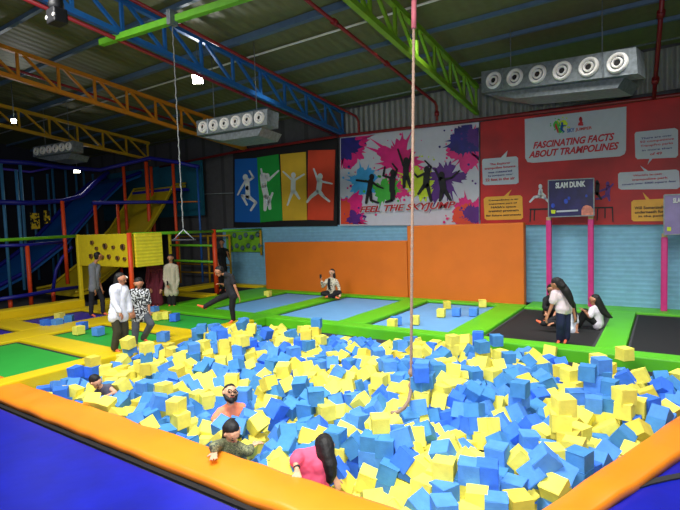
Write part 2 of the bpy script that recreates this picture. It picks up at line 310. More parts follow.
 -664, 874, 20, 0, 180, -71, 1, -913, 454, -23, 41, -2, 36, 0, -774, 606, -7, -92, -151, 14, 1, -791, 628, 2, 80, -90, -10, 0, -424, 662, -11, -82, -109, 1, 0,
 -841, 420, -42, -17, -72, -53, 0, -562, 405, -71, -90, 0, 166, 0, -504, 416, -43, -106, 143, 7, 0, -704, 612, -6, 26, 26, 149, 0, -338, 497, -6, 128, 19, 12, 1,
 -187, 670, -16, -116, -30, 9, 1, -157, 958, -14, -22, 164, 18, 0, 23, 975, -14, 22, -75, -154, 1, 22, 817, -6, 131, 16, -15, 0, -593, 627, -8, 135, -37, 46, 1,
 -510, 833, -7, 107, 56, -80, 1, -263, 462, -36, 88, 18, 17, 0, -222, 559, -19, -144, 39, 66, 1, -147, 502, -16, 89, 90, -89, 0, -187, 793, -3, 77, 42, 131, 1,
 -68, 686, -34, 53, 92, 73, 0, 4, 765, -34, -8, 117, -111, 0, -839, 401, -52, -81, -90, -81, 1, -942, 586, 12, 78, -4, -179, 0, -208, 843, -5, 124, 28, -94, 0,
 -131, 825, -16, 107, -9, -129, 1, -806, 411, -38, -26, 30, 158, 1, -869, 465, -27, 139, -9, 19, 1, -798, 453, -20, -106, 32, 61, 0, -681, 612, -12, -24, 5, 11, 0,
 -430, 440, -44, 93, -35, 0, 0, -255, 591, -26, 132, 12, -124, 1, -322, 938, -3, -11, 60, -155, 0, -88, 549, -34, 90, 0, -94, 0, 7, 861, -19, -61, 36, -85, 0,
 -847, 436, -32, -49, -66, -118, 1, -708, 396, -71, -12, -90, 0, 0, -561, 399, -53, 90, 0, -180, 0, -726, 610, 0, 20, 56, 128, 0, -546, 465, -34, 0, -90, 0, 1,
 -648, 687, -2, 113, 3, 1, 0, -483, 735, 2, 2, 90, -92, 0, -211, 576, -31, 29, 14, 88, 0, -205, 944, 0, 140, 36, 0, 1, -137, 688, -17, 68, 6, -81, 0,
 -71, 712, -31, -86, 148, 8, 1, -837, 543, 2, 177, -89, -3, 1, -585, 456, -34, 90, 0, -97, 1, -776, 654, 1, -75, -74, -58, 1, -483, 423, -53, 13, -90, -167, 0,
 -773, 695, 2, 30, -90, -60, 1, -595, 576, -12, -13, -141, -57, 1, -635, 734, 13, -51, 136, 26, 0, -562, 670, 6, -25, 45, 47, 1, -304, 607, -16, -89, 4, -53, 0,
 -248, 484, -33, -173, 1, -74, 0, -306, 668, 38, -125, 90, -18, 0, -300, 672, 20, 114, -90, -13, 0, -190, 940, -10, 38, 22, 107, 1, -75, 735, -16, 90, 0, -97, 1,
 -863, 400, -50, 4, -90, 0, 0, -922, 751, 10, 0, 0, 84, 0, -202, 475, -16, -89, 0, 5, 1, -879, 529, -11, 92, 3, -160, 1, -686, 415, -22, -32, 158, -79, 1,
 -847, 729, 15, -24, 45, -63, 0, -630, 631, -16, -33, 146, -55, 0, -400, 724, 19, 154, -105, 10, 0, -679, 571, -11, -18, -151, -31, 1, -467, 443, -53, 0, 0, 92, 1,
 -431, 539, 7, -120, 119, -13, 0, -307, 751, 20, -118, -90, -5, 1, -229, 608, -34, 33, -90, -57, 1, -277, 757, -1, -10, -107, 123, 1, -206, 754, -15, -151, 39, 35, 0,
 -98, 962, 3, -23, 90, 23, 1, 9, 774, -53, 90, 0, 70, 1, -841, 504, -15, 8, 89, 137, 1, -762, 468, -16, 106, -11, 7, 0, -605, 461, -16, 90, 0, -115, 0,
 -556, 438, -38, -39, 134, -24, 1, -642, 668, -14, -6, 125, 89, 0, -674, 723, 12, -47, -5, 111, 0, -376, 460, -27, -48, 6, -174, 0, -496, 632, 2, -53, -90, 74, 1,
 -507, 657, 1, -122, -12, 99, 1, -270, 481, -16, 4, -90, 94, 0, -182, 967, -13, -90, 77, 41, 0, -562, 417, -40, -92, -30, 88, 0, -517, 506, -30, -40, 176, 0, 0,
 -616, 758, 20, 0, 1, 69, 0, -480, 713, 0, 92, -135, 18, 0, -318, 493, -10, -94, -164, 7, 1, -441, 733, 11, -56, 63, -100, 1, -461, 898, 2, -87, 0, 163, 0,
 -246, 614, -34, -31, -90, 96, 0, -224, 740, -11, -48, -4, 109, 0, -714, 714, 20, -95, 95, -17, 0, -535, 644, -4, -127, 25, 95, 1, -319, 638, -12, -78, -15, -148, 1,
 -165, 474, -16, 0, 0, 99, 1, -223, 978, -5, -99, 65, 19, 0, -412, 440, -37, -121, 52, -37, 0, -399, 488, -16, 0, -180, -55, 0, -344, 452, -71, 0, -180, 38, 0,
 -571, 904, -8, 2, 47, 8, 0, -420, 689, -18, -138, -3, -84, 0, -421, 880, 4, -107, -133, 12, 1, -295, 872, -13, 55, 172, 42, 1, -584, 478, -34, 78, 1, 160, 0,
 -565, 467, -32, 26, 180, -2, 0, -808, 699, -1, 180, 58, -2, 0, -461, 446, -71, 0, 0, -100, 1, -578, 752, 1, 21, -37, -59, 1, -601, 834, -14, 170, 45, 4, 0,
 -472, 860, -6, -29, -62, 39, 1, -122, 846, -16, 180, 0, 67, 1, -861, 494, -15, 58, -84, 62, 1, -690, 444, -16, 89, 2, -80, 1, -444, 440, -56, 55, -1, 90, 0,
 -653, 643, -19, -3, 124, 94, 0, -254, 440, -44, -62, -42, 82, 1, -343, 729, 20, 0, 0, 6, 0, -331, 933, -18, -56, 120, 25, 1, -76, 803, 20, 0, -180, -74, 0,
 -56, 733, -16, -180, 0, 78, 1, -921, 398, -45, 0, -180, -55, 1, -846, 804, 5, -5, -80, 170, 1, -482, 461, -38, 76, 12, 177, 0, -322, 448, -71, 90, 0, 6, 0,
 -454, 878, -14, -78, -3, 178, 1, -212, 596, -37, 51, -75, 109, 1, -881, 507, -15, 3, -137, 27, 1, -669, 699, 2, -179, -1, -37, 1, -368, 580, -19, 134, 49, -30, 0,
 -269, 507, 2, 0, -180, 28, 0, -250, 687, -1, -148, 15, 43, 0, -170, 519, -13, 90, 40, 90, 1, -149, 810, -26, 39, -9, 43, 1, -42, 876, -16, 33, -11, -74, 1,
 -32, 906, -22, -1, 154, -15, 1, -618, 423, -31, 117, -14, -68, 0, -881, 673, -9, 124, -80, -41, 0, -556, 542, -17, 54, -25, -9, 0, -453, 604, -10, 86, -144, -22, 0,
 -289, 909, 2, 81, -90, 81, 1, -82, 619, -16, -5, -4, -53, 1, -60, 604, -28, -44, 146, 51, 0, -78, 915, 2, -84, 90, 84, 1, 4, 784, -71, 15, -90, -75, 0,
 -836, 480, -16, -90, 0, 58, 1, -945, 820, 11, 97, -95, -7, 0, -534, 551, -32, -60, -131, -35, 1, -452, 644, -3, -67, -169, 0, 1, -529, 843, -9, -97, -35, -100, 0,
 -461, 742, 0, 104, 105, 34, 0, -303, 518, 2, 35, 97, -137, 1, -219, 454, -38, 79, 23, 11, 1, -276, 562, -12, 28, 1, -110, 0, -287, 617, -25, 98, 49, -46, 1,
 -147, 481, -16, 90, 0, -80, 0, -65, 597, -71, 0, 0, -164, 1, -729, 399, -71, 180, 0, 74, 1, -941, 680, -7, 0, 0, -80, 1, -470, 554, -12, -30, -2, -108, 0,
 -485, 658, -5, -52, 155, -54, 1, -543, 911, -12, -99, -133, 8, 0, -342, 703, 4, 119, -32, -7, 0, -326, 759, 20, -180, 0, 76, 0, -119, 686, -6, -23, -139, 35, 1,
 14, 835, -16, -8, -44, 90, 0, -912, 624, -9, 99, 45, -44, 0, -591, 544, -32, -55, 19, 166, 1, -544, 707, 3, 9, 2, 167, 0, -547, 728, 2, -42, 86, -57, 0,
 -536, 757, 2, 0, 0, -132, 1, -561, 876, -10, -76, 44, -138, 1, -382, 701, 2, 0, 179, 9, 1, -264, 624, -32, -83, 23, 158, 0, -264, 714, 1, -94, -1, 59, 1,
 -117, 666, -12, -139, -5, 115, 0, -104, 626, 2, 90, 0, 3, 1, -866, 560, 4, 71, 76, 73, 0, -927, 642, -4, -26, 168, 24, 0, -907, 666, -9, 5, 96, 0, 1,
 -916, 868, 4, -76, 61, 59, 1, -482, 453, -71, 90, 0, 34, 0, -615, 877, -12, 12, 41, -113, 0, -393, 680, -16, -35, -90, -72, 1, -236, 441, -49, 169, 20, 12, 1,
 -459, 946, 1, 118, -101, -40, 0, -280, 786, 2, 0, 180, -15, 0, -310, 922, -14, 90, -68, 53, 0, -237, 947, -10, -147, -15, 28, 0, -176, 782, -14, -135, -1, 58, 0,
 -56, 622, -71, 42, -90, 0, 1, -34, 731, -16, 0, 176, -2, 0, -5, 745, -34, 0, -180, -15, 0, -696, 662, 2, -90, 0, 46, 0, -699, 735, 7, -95, -138, -17, 0,
 -452, 492, -34, -2, -178, -75, 1, -479, 686, 2, 90, 0, 124, 1, -323, 598, -23, -13, -38, -32, 1, -332, 656, -16, 5, 0, 142, 1, -169, 802, -16, 180, 0, -49, 0,
 -485, 439, -34, -90, 0, 93, 1, -777, 818, -1, -149, 107, 9, 0, -870, 991, -18, 44, -10, -63, 1, -683, 867, 20, 174, 90, 0, 1, -573, 827, -12, -59, 7, 89, 0,
 -64, 652, -28, -43, 1, -13, 1, -946, 456, -24, 90, 0, 90, 0, -895, 466, -29, 35, -169, 44, 0, -924, 540, -15, -74, 30, 164, 0, -946, 570, -6, 0, 180, 90, 1,
 -750, 525, -8, -12, -24, -91, 0, -706, 572, -15, -56, 122, -81, 1, -892, 780, 13, 104, 53, -21, 0, -742, 684, -11, 155, -39, 51, 1, -861, 947, -13, 37, -50, 52, 1,
 -809, 933, -17, 38, 125, -58, 1, -464, 716, -10, -89, 45, 18, 1, -512, 892, -10, 30, -154, -37, 0, -422, 993, -14, -1, -90, 0, 1, -211, 889, -15, -105, -5, -65, 0,
 -113, 599, -19, -5, 148, 106, 0, -829, 526, -29, 8, -36, 3, 1, -594, 438, -34, -93, -90, 87, 0, -688, 550, -14, -67, -34, -24, 1, -617, 908, -16, -50, -92, 114, 0,
 -475, 757, 2, 34, 86, -40, 1, -494, 910, -7, 49, 50, -26, 1, -230, 533, -19, 126, -115, -9, 1, -213, 498, -8, -48, 35, 0, 1, -389, 946, -10, -117, 147, -4, 1,
 -242, 710, 2, -89, 90, 89, 0, -148, 527, -16, 89, -1, 116, 0, -139, 758, -24, -80, -147, -43, 1, -667, 412, -31, 142, 0, 70, 0, -733, 565, -14, -108, -126, 17, 1,
 -932, 911, 11, 90, 0, 168, 0, -518, 533, -34, -31, 131, -98, 0, -629, 690, 0, -1, 50, -92, 0, -278, 414, -53, -90, 0, 163, 1, -490, 880, -8, 76, -4, 174, 1,
 -417, 941, -11, -61, 146, -8, 0, -351, 984, -12, 18, 57, -71, 1, -203, 736, -20, -21, 138, -6, 0, -187, 721, -11, -67, 147, 47, 1, -230, 881, -17, -15, -61, -44, 0,
 -124, 913, -10, -14, 9, -85, 1, -102, 694, -17, -99, -41, -117, 1, -922, 500, -26, 0, 180, 26, 0, -843, 460, -32, 41, 6, 6, 1, -882, 485, -29, -91, -7, -153, 0,
 -858, 544, -13, 88, -174, 8, 1, -652, 409, -21, 92, -37, -20, 0, -832, 586, -7, 45, -45, -49, 1, -778, 583, -9, -7, 66, 156, 1, -889, 694, -2, 90, 50, 0, 0,
 -841, 776, -7, 112, -24, -100, 1, -502, 601, -16, 109, -91, -18, 0, -561, 712, 2, -3, 2, 167, 1, -666, 945, -22, -30, -31, -148, 0, -580, 849, -10, -59, -28, 177, 0,
 -286, 456, -47, 10, -73, -2, 1, -386, 781, 2, 90, 0, 12, 0, -224, 516, -17, -74, 156, 31, 1, -322, 736, 20, -90, 0, 32, 0, -190, 556, -31, -62, -59, -13, 1,
 -197, 921, -22, 37, -10, -68, 0, -720, 467, -16, -180, 0, -6, 0, -647, 453, -22, -35, -64, -111, 1, -815, 631, 2, 68, -90, -22, 1, -812, 843, 1, -178, -16, 18, 0,
 -697, 812, 2, 90, 0, -12, 1, -632, 885, -13, 172, 33, 57, 0, -384, 553, -29, 39, -14, -3, 0, -357, 536, -14, 43, -24, -172, 0, -604, 978, -25, 110, 2, 89, 0,
 -434, 877, -14, -2, -73, -82, 1, -122, 776, -14, -13, 176, 79, 1, -60, 631, -21, -46, -152, -6, 1, -826, 716, 2, -2, 0, -155, 0, -573, 545, -25, 60, 32, 64, 1,
 -673, 631, -19, 127, 56, -36, 0, -571, 694, 2, 90, -2, -110, 0, -627, 846, -18, 24, -39, 155, 0, -436, 703, -8, 27, -42, 142, 1, -526, 871, -15, -53, -24, 124, 0,
 -419, 907, 2, 180, 0, 21, 1, -424, 971, -15, 0, 0, -6, 0, -330, 843, -6, -34, -9, 50, 1, -283, 732, 2, -14, 77, -89, 1, -267, 837, -11, -35, -12, -20, 1,
 -670, 418, -53, 0, 0, 78, 0, -810, 548, -16, 3, -90, -177, 0, -622, 443, -34, -90, 0, -158, 0, -896, 759, 8, -118, 89, -62, 1, -576, 651, 0, -43, 17, 20, 1,
 -797, 991, -15, -101, -5, -26, 1, -600, 894, -22, -56, -38, 65, 0, -363, 852, -3, -37, 35, 125, 0, -211, 620, -34, -85, 70, -55, 0, -156, 596, -34, 59, -36, -4, 0,
 -136, 859, -16, 11, 90, -101, 0, -64, 960, -20, -55, -120, 15, 0, -828, 545, -16, 109, -89, -11, 1, -840, 608, -13, 67, 135, -50, 0, -708, 692, 20, -75, 90, 75, 0,
 -835, 946, -20, 128, -118, -23, 1, -398, 533, -16, 0, -1, 80, 1, -625, 822, -15, 132, 14, 91, 1, -662, 995, -32, 0, -90, 0, 1, -551, 827, -12, 65, 24, 4, 0,
 -614, 956, -22, 139, 10, -114, 0, -316, 882, -22, 129, -54, -59, 0, -235, 672, -13, 178, -60, 4, 0, -233, 783, -16, 31, -90, -6, 0, -112, 512, -53, 180, 0, 4, 1,
 -73, 587, -34, -90, 0, -129, 0, -697, 413, -53, 30, 90, -30, 0, -943, 594, -6, -86, -1, 23, 1, -909, 693, -8, -140, 8, -83, 0, -802, 722, 2, -90, 0, 11, 1,
 -694, 711, 2, 0, -180, 15, 0, -535, 616, 2, -171, -2, 29, 0, -681, 995, -31, 180, 3, 0, 0, -417, 632, -16, 21, -174, 69, 0, -561, 846, -17, 85, -69, 11, 1,
 -608, 929, -25, 133, -22, 99, 1, -388, 804, 2, -62, -90, 28, 0, -265, 538, -9, 65, -26, 128, 1, -369, 904, -5, 130, 26, 72, 0, -164, 452, -34, -90, 0, 165, 1,
 -243, 732, -6, -64, -41, -17, 0, -203, 664, -24, 15, 30, -177, 0, -159, 655, -22, -45, 43, -125, 0, -133, 591, -32, -5, 55, 79, 0, -129, 736, -22, 106, 19, 56, 1,
 -114, 812, -16, 159, -27, -32, 1, -90, 758, 2, -28, -90, 62, 0, -709, 510, -12, 69, 29, -21, 0, -860, 647, -12, -18, -78, -108, 1, -755, 565, -6, -159, 46, 22, 1,
 -856, 688, 4, -90, 0, 178, 0, -599, 493, -38, 44, 169, -26, 0, -878, 749, 5, 173, 7, -34, 0, -614, 508, -34, -148, 90, 0, 0, -918, 818, 7, 46, -3, 142, 0,
 -694, 630, -14, -104, 62, -95, 0, -433, 501, -25, -59, -62, -17, 1, -461, 578, 1, 24, -108, 91, 0, -579, 718, 2, 3, 179, 77, 1, -654, 844, 0, -18, 163, -73, 1,
 -638, 826, -2, 33, 140, 34, 1, -413, 671, -27, 18, -1, -82, 0, -469, 995, -14, 0, 72, 0, 1, -183, 472, -16, 42, 90, -42, 0, -252, 775, -17, 37, 77, 58, 0,
 -222, 905, -16, 0, -180, -62, 1, -176, 755, -20, 37, -35, -3, 0, -726, 413, -53, -90, 0, -6, 1, -708, 413, -34, 0, 0, 177, 1, -802, 492, -20, 67, -35, 75, 0,
 -610, 413, -51, -30, -28, 133, 1, -757, 589, -19, 115, -141, -5, 1, -944, 755, -9, 87, 165, -1, 0, -796, 664, 2, 90, 0, 149, 1, -658, 608, -16, 40, -148, 13, 0,
 -556, 559, -34, 167, 52, -13, 1, -206, 409, -34, 0, 0, -19, 1, -407, 773, -2, -64, -39, -5, 0, -270, 804, -6, -90, 130, -21, 0, -203, 644, -21, -106, -27, 14, 0,
 -173, 698, -16, 53, -90, 127, 0, -180, 824, -17, -92, 0, -142, 1, -135, 713, -22, -49, -47, 37, 1, 16, 800, -18, 74, -14, 164, 0, -883, 446, -30, -73, -91, 27, 0,
 -905, 565, -20, -1, -105, 92, 0, -923, 607, 4, 106, -1, -132, 0, -789, 549, -16, 74, 90, 16, 0, -589, 408, -54, 77, -68, -92, 1, -945, 770, 12, 41, -99, 49, 0,
 -760, 643, -10, 43, -48, 167, 1, -694, 588, -15, 31, -33, -49, 1, -579, 560, -16, -39, -133, -68, 1, -577, 620, -14, -88, -145, -13, 0, -775, 839, -16, 9, 89, -145, 1,
 -789, 874, -16, -79, 6, 135, 1, -538, 595, -10, 95, -24, -6, 0, -373, 514, -22, -45, 6, -169, 0, -290, 500, 2, -55, -90, 0, 1, -483, 932, -7, 123, 17, 75, 1,
 -440, 905, 2, 0, 180, 89, 0, -327, 703, 14, 55, -48, -141, 0, -222, 474, -34, -75, -102, -89, 1, -434, 928, 0, 29, 169, -68, 1, -246, 554, -19, -136, -45, 10, 0,
 -300, 794, 1, 175, 19, -13, 0, -357, 924, -16, 180, 0, 22, 1, -212, 961, -7, 75, 0, 27, 1, -149, 837, -20, 128, 4, -65, 0, -20, 956, -32, -91, 80, 6, 0,
 -23, 719, -71, -19, -90, 0, 0, -946, 494, -24, 92, -76, -92, 0, -637, 408, -35, -68, -9, -96, 0, -664, 508, -22, 77, 152, 29, 1, -919, 841, -6, 89, 23, -136, 1,
 -902, 829, -7, 1, -65, -130, 1, -862, 834, -4, 57, 54, 153, 1, -830, 832, 1, 5, -179, -73, 1, -710, 692, 2, -54, -90, -54, 0, -812, 804, -2, 19, -134, -34, 1,
 -542, 522, -16, 90, 0, -131, 0, -448, 462, -53, -90, 0, -54, 0, -942, 974, -23, 0, 0, 142, 0, -611, 688, 1, -91, 23, 85, 0, -521, 600, -29, -135, 6, 8, 0,
 -499, 579, -26, 134, 32, -60, 0, -664, 820, 6, -9, 20, 110, 0, -692, 869, 2, -129, 90, -51, 0, -606, 763, 2, 31, -89, 68, 1, -517, 682, -10, 122, -101, -34, 1,
 -498, 700, -10, 147, -20, 84, 1, -650, 900, -17, -19, 35, -177, 0, -646, 978, -32, -90, 0, -129, 1, -579, 885, -19, 109, 28, -119, 1, -388, 582, -24, -47, -31, 19, 0,
 -601, 996, -30, 0, -66, 180, 0, -400, 749, 3, -78, -106, 50, 0, -278, 653, -21, 80, -12, -81, 0, -385, 890, -13, -166, -43, 8, 0, -272, 603, -31, -91, -41, -44, 1,
 -344, 967, -23, 2, 147, -71, 1, -232, 838, -12, -148, -5, -107, 0, -66, 886, -11, 17, 36, 180, 1, -77, 944, -16, -86, -1, -134, 0, -922, 470, -31, -67, 47, 122, 0,
 -899, 503, -28, -74, -90, 16, 0, -740, 449, -34, 0, 0, 84, 1, -903, 614, -23, 26, 45, -44, 0, -870, 589, -15, 103, -66, -5, 1, -823, 564, -5, 63, -3, 96, 1,
 -526, 412, -71, -173, 90, -7, 0, -736, 595, -15, 121, -2, 12, 0, -921, 754, -8, 178, 90, 2, 0, -524, 420, -53, -94, 90, 4, 0, -802, 695, -18, 83, 58, -2, 1,
 -578, 500, -49, 0, 135, -111, 0, -942, 873, -6, -90, 0, -47, 1, -883, 901, -12, 87, 4, -15, 0, -702, 793, 5, 67, -3, 71, 1, -804, 898, -22, 29, 35, 80, 1,
 -439, 520, -18, -3, 15, -74, 1, -552, 934, -16, 180, 0, -57, 0, -251, 519, -16, -180, 0, -11, 1, -298, 642, -16, 0, 180, -59, 0, -258, 663, -19, -156, -69, -22, 1,
 -236, 996, -13, 90, 0, 0, 0, -144, 550, -33, -86, 66, 89, 1, -231, 928, -19, 61, 38, -47, 1, -179, 722, -28, -47, 50, 9, 0, -111, 534, -53, -90, 0, -146, 1,
 -116, 531, -34, -11, -91, -145, 0, -175, 941, -20, -75, 127, 19, 0, -94, 932, 2, 90, -90, -23, 1, -48, 912, -10, 6, 24, -179, 1, -18, 768, -17, 94, 3, -110, 1,
 -9, 982, -33, -49, -16, 21, 0, 32, 836, -53, 0, 180, -20, 0, -905, 437, -31, 87, -49, -48, 1, -820, 432, -37, -15, -25, 12, 0, -796, 443, -36, -1, -126, -90, 1,
 -766, 499, -16, -130, -79, 8, 1, -759, 612, -17, 153, -57, 46, 0, -722, 656, -17, -18, 101, 8, 1, -881, 800, -8, -27, 41, -37, 0, -815, 774, -16, 161, 59, -30, 1,
 -547, 483, -53, 90, 0, 94, 1, -900, 861, -13, -107, 36, -27, 1, -686, 670, -16, -128, -90, 52, 0, -742, 728, 20, 2, 90, 88, 1, -570, 574, -24, 55, -30, -116, 0,
 -635, 652, -25, 33, -171, 19, 0, -920, 936, -12, -45, -69, -72, 0, -911, 975, -25, 90, 0, -142, 0, -614, 653, -17, 2, -6, 93, 1, -666, 795, -9, -95, -50, -95, 1,
 -611, 820, -26, -111, -46, 17, 0, -416, 545, -1, -116, 118, -9, 1, -439, 593, -24, -177, -39, 31, 1, -708, 976, -33, 85, 10, -10, 1, -522, 738, -4, 126, -29, 58, 0,
 -522, 798, -15, -85, 17, 55, 0, -534, 833, -24, 34, -166, -11, 0, -237, 398, -39, 9, -133, 83, 0, -289, 478, -34, -144, -90, -17, 0, -344, 602, -29, 55, -120, 23, 1,
 -341, 621, -24, 54, -41, -154, 1, -472, 881, -14, 3, 10, 86, 0, -414, 836, -15, -78, 1, -39, 0, -428, 857, -20, -53, 134, -39, 1, -323, 673, -17, 9, 170, -37, 1,
 -334, 866, -16, -36, -86, -111, 0, -262, 738, -11, 61, 139, -17, 0, -290, 857, -24, 44, 37, -164, 0, -169, 539, -22, 103, 46, -82, 1, -231, 760, -18, 138, 5, -80, 0,
 -200, 857, -21, -5, -36, -11, 1, -155, 891, -28, -40, 32, -108, 0, -92, 751, -16, 0, -180, 23, 1, -68, 758, 2, 90, 0, 178, 0, -38, 853, -23, -51, -61, 43, 0,
 -32, 750, -16, 29, 90, -57, 1, -8, 763, -71, -90, 0, -117, 1, 2, 924, -26, -87, 145, -18, 0, 15, 794, -54, 80, -14, -109, 1, 20, 810, -71, 90, 0, -19, 1,
 -946, 474, -24, 90, 3, -90, 0, -743, 430, -34, 92, 90, 88, 0, -726, 425, -34, 38, 0, 177, 1, -738, 467, -34, 180, 0, 84, 1, -568, 447, -49, -44, 0, -114, 0,
 -603, 460, -34, 150, -90, 23, 1, -644, 553, -26, -70, -127, -48, 1, -774, 672, -16, 25, -90, 0, 1, -698, 606, -26, 113, -18, -74, 0, -590, 524, -43, 1, -55, 132, 0,
 -716, 634, -16, -78, -90, -78, 1, -767, 720, -16, 0, 180, -8, 1, -552, 522, -53, 79, 90, 11, 0, -542, 524, -34, -51, -90, 39, 1, -533, 527, -53, 36, 90, 54, 0,
 -704, 669, -16, -90, 0, -75, 0, -867, 852, 4, 78, 74, 74, 1, -608, 619, -20, 142, -29, 59, 0, -772, 787, -10, -77, 104, 26, 0, -917, 947, -27, -168, 17, -35, 0,
 -862, 919, -14, 122, 18, -103, 0, -719, 770, -4, -51, -36, -132, 1, -436, 477, -37, 145, 1, -77, 0, -720, 803, -2, -148, 3, -79, 0, -837, 913, -20, -12, -56, 15, 1,
 -900, 992, -26, 0, 180, 36, 1, -721, 825, 2, 1, 90, 0, 1, -570, 637, -17, -105, 0, 78, 0, -821, 992, -32, 0, 33, 90, 1, -442, 539, -8, -141, -60, -15, 0,
 -482, 615, -7, 42, -35, 124, 0, -368, 441, -71, 180, 0, -63, 1, -742, 989, -32, 180, 0, -8, 1, -702, 996, -35, 88, -58, 2, 0, -598, 865, -23, -30, 14, -47, 0,
 -366, 555, -23, 16, -151, 80, 0, -559, 909, -21, 82, 138, -3, 0, -368, 680, -17, 20, -105, -122, 0, -380, 700, -16, 1, 0, -69, 0, -383, 743, 2, -118, 86, -57, 0,
 -463, 922, -6, -118, -54, 7, 0, -407, 864, -16, -4, -88, 12, 1, -385, 858, -20, 34, -10, 25, 0, -407, 954, -20, 13, -156, 64, 0, -303, 704, -2, 79, -49, 55, 0,
 -242, 571, -30, -9, -162, 61, 0, -394, 983, -16, 67, -38, -82, 1, -194, 498, -13, -92, -147, -2, 0, -304, 838, -19, 37, -33, 117, 0, -294, 910, -16, -31, 90, 121, 1,
 -194, 578, -41, -39, 26, -9, 1, -183, 609, -48, 17, -44, 146, 1, -271, 870, -5, -49, -125, -72, 1, -282, 993, -20, 22, 44, -180, 1, -175, 643, -32, 40, -131, -17, 0,
 -147, 529, -35, 79, 89, 75, 1, -166, 725, -41, -22, -50, -171, 0, -196, 900, -29, -34, -87, 146, 0, -137, 666, -21, 26, 121, 26, 0, -100, 629, -16, 90, 0, 127, 1,
 -180, 991, -18, -49, -70, 70, 0, 32, 942, -27, 66, -19, -83, 0, -383, 408, -71, 41, -90, 41, 0, -345, 399, -71, -79, -90, 0, 1, -281, 398, -71, -104, -90, 0, 1,
 -261, 396, -53, 77, 168, -2, 0, -269, 416, -71, -11, -90, -11, 1, -242, 394, -71, 90, 0, 0, 1, -257, 418, -53, -82, 90, 0, 1, -239, 409, -54, 85, 47, 83, 1,
 -215, 394, -53, -90, 0, -91, 1, -215, 414, -53, 43, -90, 43, 0, -196, 394, -71, 90, -90, 0, 1, -186, 399, -35, -9, 172, 40, 1, -196, 413, -53, -90, 0, 86, 0,
 -183, 424, -34, 180, 0, -11, 1, -164, 396, -28, -162, 5, -97, 1, -178, 414, -53, 6, 90, 0, 0, -152, 398, -49, 0, 35, -90, 1, -166, 416, -34, 0, 0, 79, 1,
 -147, 414, -35, -16, 174, -13, 0, -128, 408, -34, 90, 0, -8, 1, -135, 434, -34, -176, -90, 0, 1, -141, 453, -34, 2, 90, 178, 0, -122, 471, -34, -90, -1, 87, 1,
 -124, 474, -52, -1, -180, -2, 0, -112, 450, -53, 0, 0, 149, 0, -128, 420, -53, 38, -90, 38, 1, -104, 475, -58, -4, 40, -100, 0, -101, 484, -41, 141, -1, -13, 1,
 -110, 457, -71, 90, 0, -100, 1, -105, 494, -71, 0, 0, -3, 1, -93, 502, -53, 91, -3, 164, 1, -88, 522, -60, 139, -42, 11, 1, -85, 544, -71, 85, -90, 0, 1,
 -72, 561, -71, -90, 0, 145, 0, 35, 844, -12, -108, 0, 160, 1, 41, 994, -16, 43, 107, 44, 1, 42, 883, -13, -130, -6, 70, 0, 25, 849, -31, -93, 34, -54, 0,
 42, 977, -32, -6, 16, 23, 1, 50, 954, -20, -49, -133, -31, 0, 26, 827, -71, -108, -90, 0, 1, 49, 976, -14, 10, -166, 8, 0, 40, 870, -37, 91, -13, -156, 0,
 53, 898, -1, -20, -170, -17, 1, 36, 848, -71, -90, 0, 74, 0, -927, 431, -41, -112, 0, 41, 0, -800, 431, -52, -37, -15, 10, 1, -917, 589, -15, 98, 26, 115, 1,
 -708, 443, -36, 22, 5, 19, 1, -886, 628, -24, -162, 45, -44, 1, -794, 604, -16, -11, 48, -3, 1, -899, 754, -10, -57, 89, -56, 1, -847, 707, 4, -90, 1, -171, 1,
 -772, 628, -18, -72, 161, 34, 0, -651, 588, -14, -36, 57, -6, 1, -798, 751, -20, -33, 58, -20, 1, -831, 796, -12, -118, 7, 90, 0, -643, 620, -30, -118, -121, -19, 0,
 -590, 599, -17, 70, -43, -97, 1, -759, 848, -18, 168, 2, 27, 0, -592, 641, -20, 35, 7, -160, 1, -507, 553, -35, -18, -20, -37, 0, -493, 519, -37, -20, -164, -67, 0,
 -844, 993, -31, 0, -180, -59, 0, -653, 726, 2, 54, -89, 61, 0, -547, 633, -13, 123, 9, -61, 0, -616, 731, 2, -22, -93, -90, 0, -673, 836, -2, -2, -145, 110, 1,
 -519, 635, -17, -3, 5, 151, 0, -641, 922, -26, -160, -48, 3, 0, -364, 488, -18, 1, 101, -142, 1, -351, 469, -34, 66, 90, 61, 1, -479, 835, -10, -29, -55, 25, 1,
 -401, 702, -9, -90, 1, -171, 0, -421, 740, 1, -58, -120, 82, 1, -374, 637, -23, -25, 146, -23, 1, -291, 476, -53, -180, 0, 80, 1, -321, 520, -16, 89, 1, -172, 0,
 -342, 580, -24, -101, -34, 1, 0, -324, 566, -17, 34, 30, 10, 0, -318, 685, 4, 1, 116, 24, 1, -306, 664, 2, -90, 0, 46, 0, -263, 500, -16, -3, 90, -87, 1,
 -309, 687, -17, 144, 87, 17, 0, -302, 663, -16, -59, -90, -22, 0, -316, 972, 4, 85, -90, 0, 0, -223, 856, -16, 3, -87, -113, 0, -199, 775, -21, 60, 32, -59, 0,
 -168, 560, -33, -142, -25, -19, 0, -164, 673, -28, 50, 44, -10, 1, -174, 880, -19, 26, 25, 74, 1, -153, 708, -35, 81, -19, 25, 1, -140, 615, -34, -163, 90, 0, 0,
 -154, 944, -29, 124, 8, 34, 1, -121, 555, -31, -60, 69, -98, 0, -115, 754, -16, -90, 0, -26, 1, -110, 577, -21, 91, -147, 18, 0, -107, 649, -14, -78, -32, 29, 1,
 -113, 719, -18, -78, 31, -87, 1, -107, 914, -18, 62, -58, -59, 0, -106, 898, -25, 96, -28, 89, 0, -112, 874, -19, 83, 27, 65, 0, -88, 895, 1, -14, -179, -5, 1,
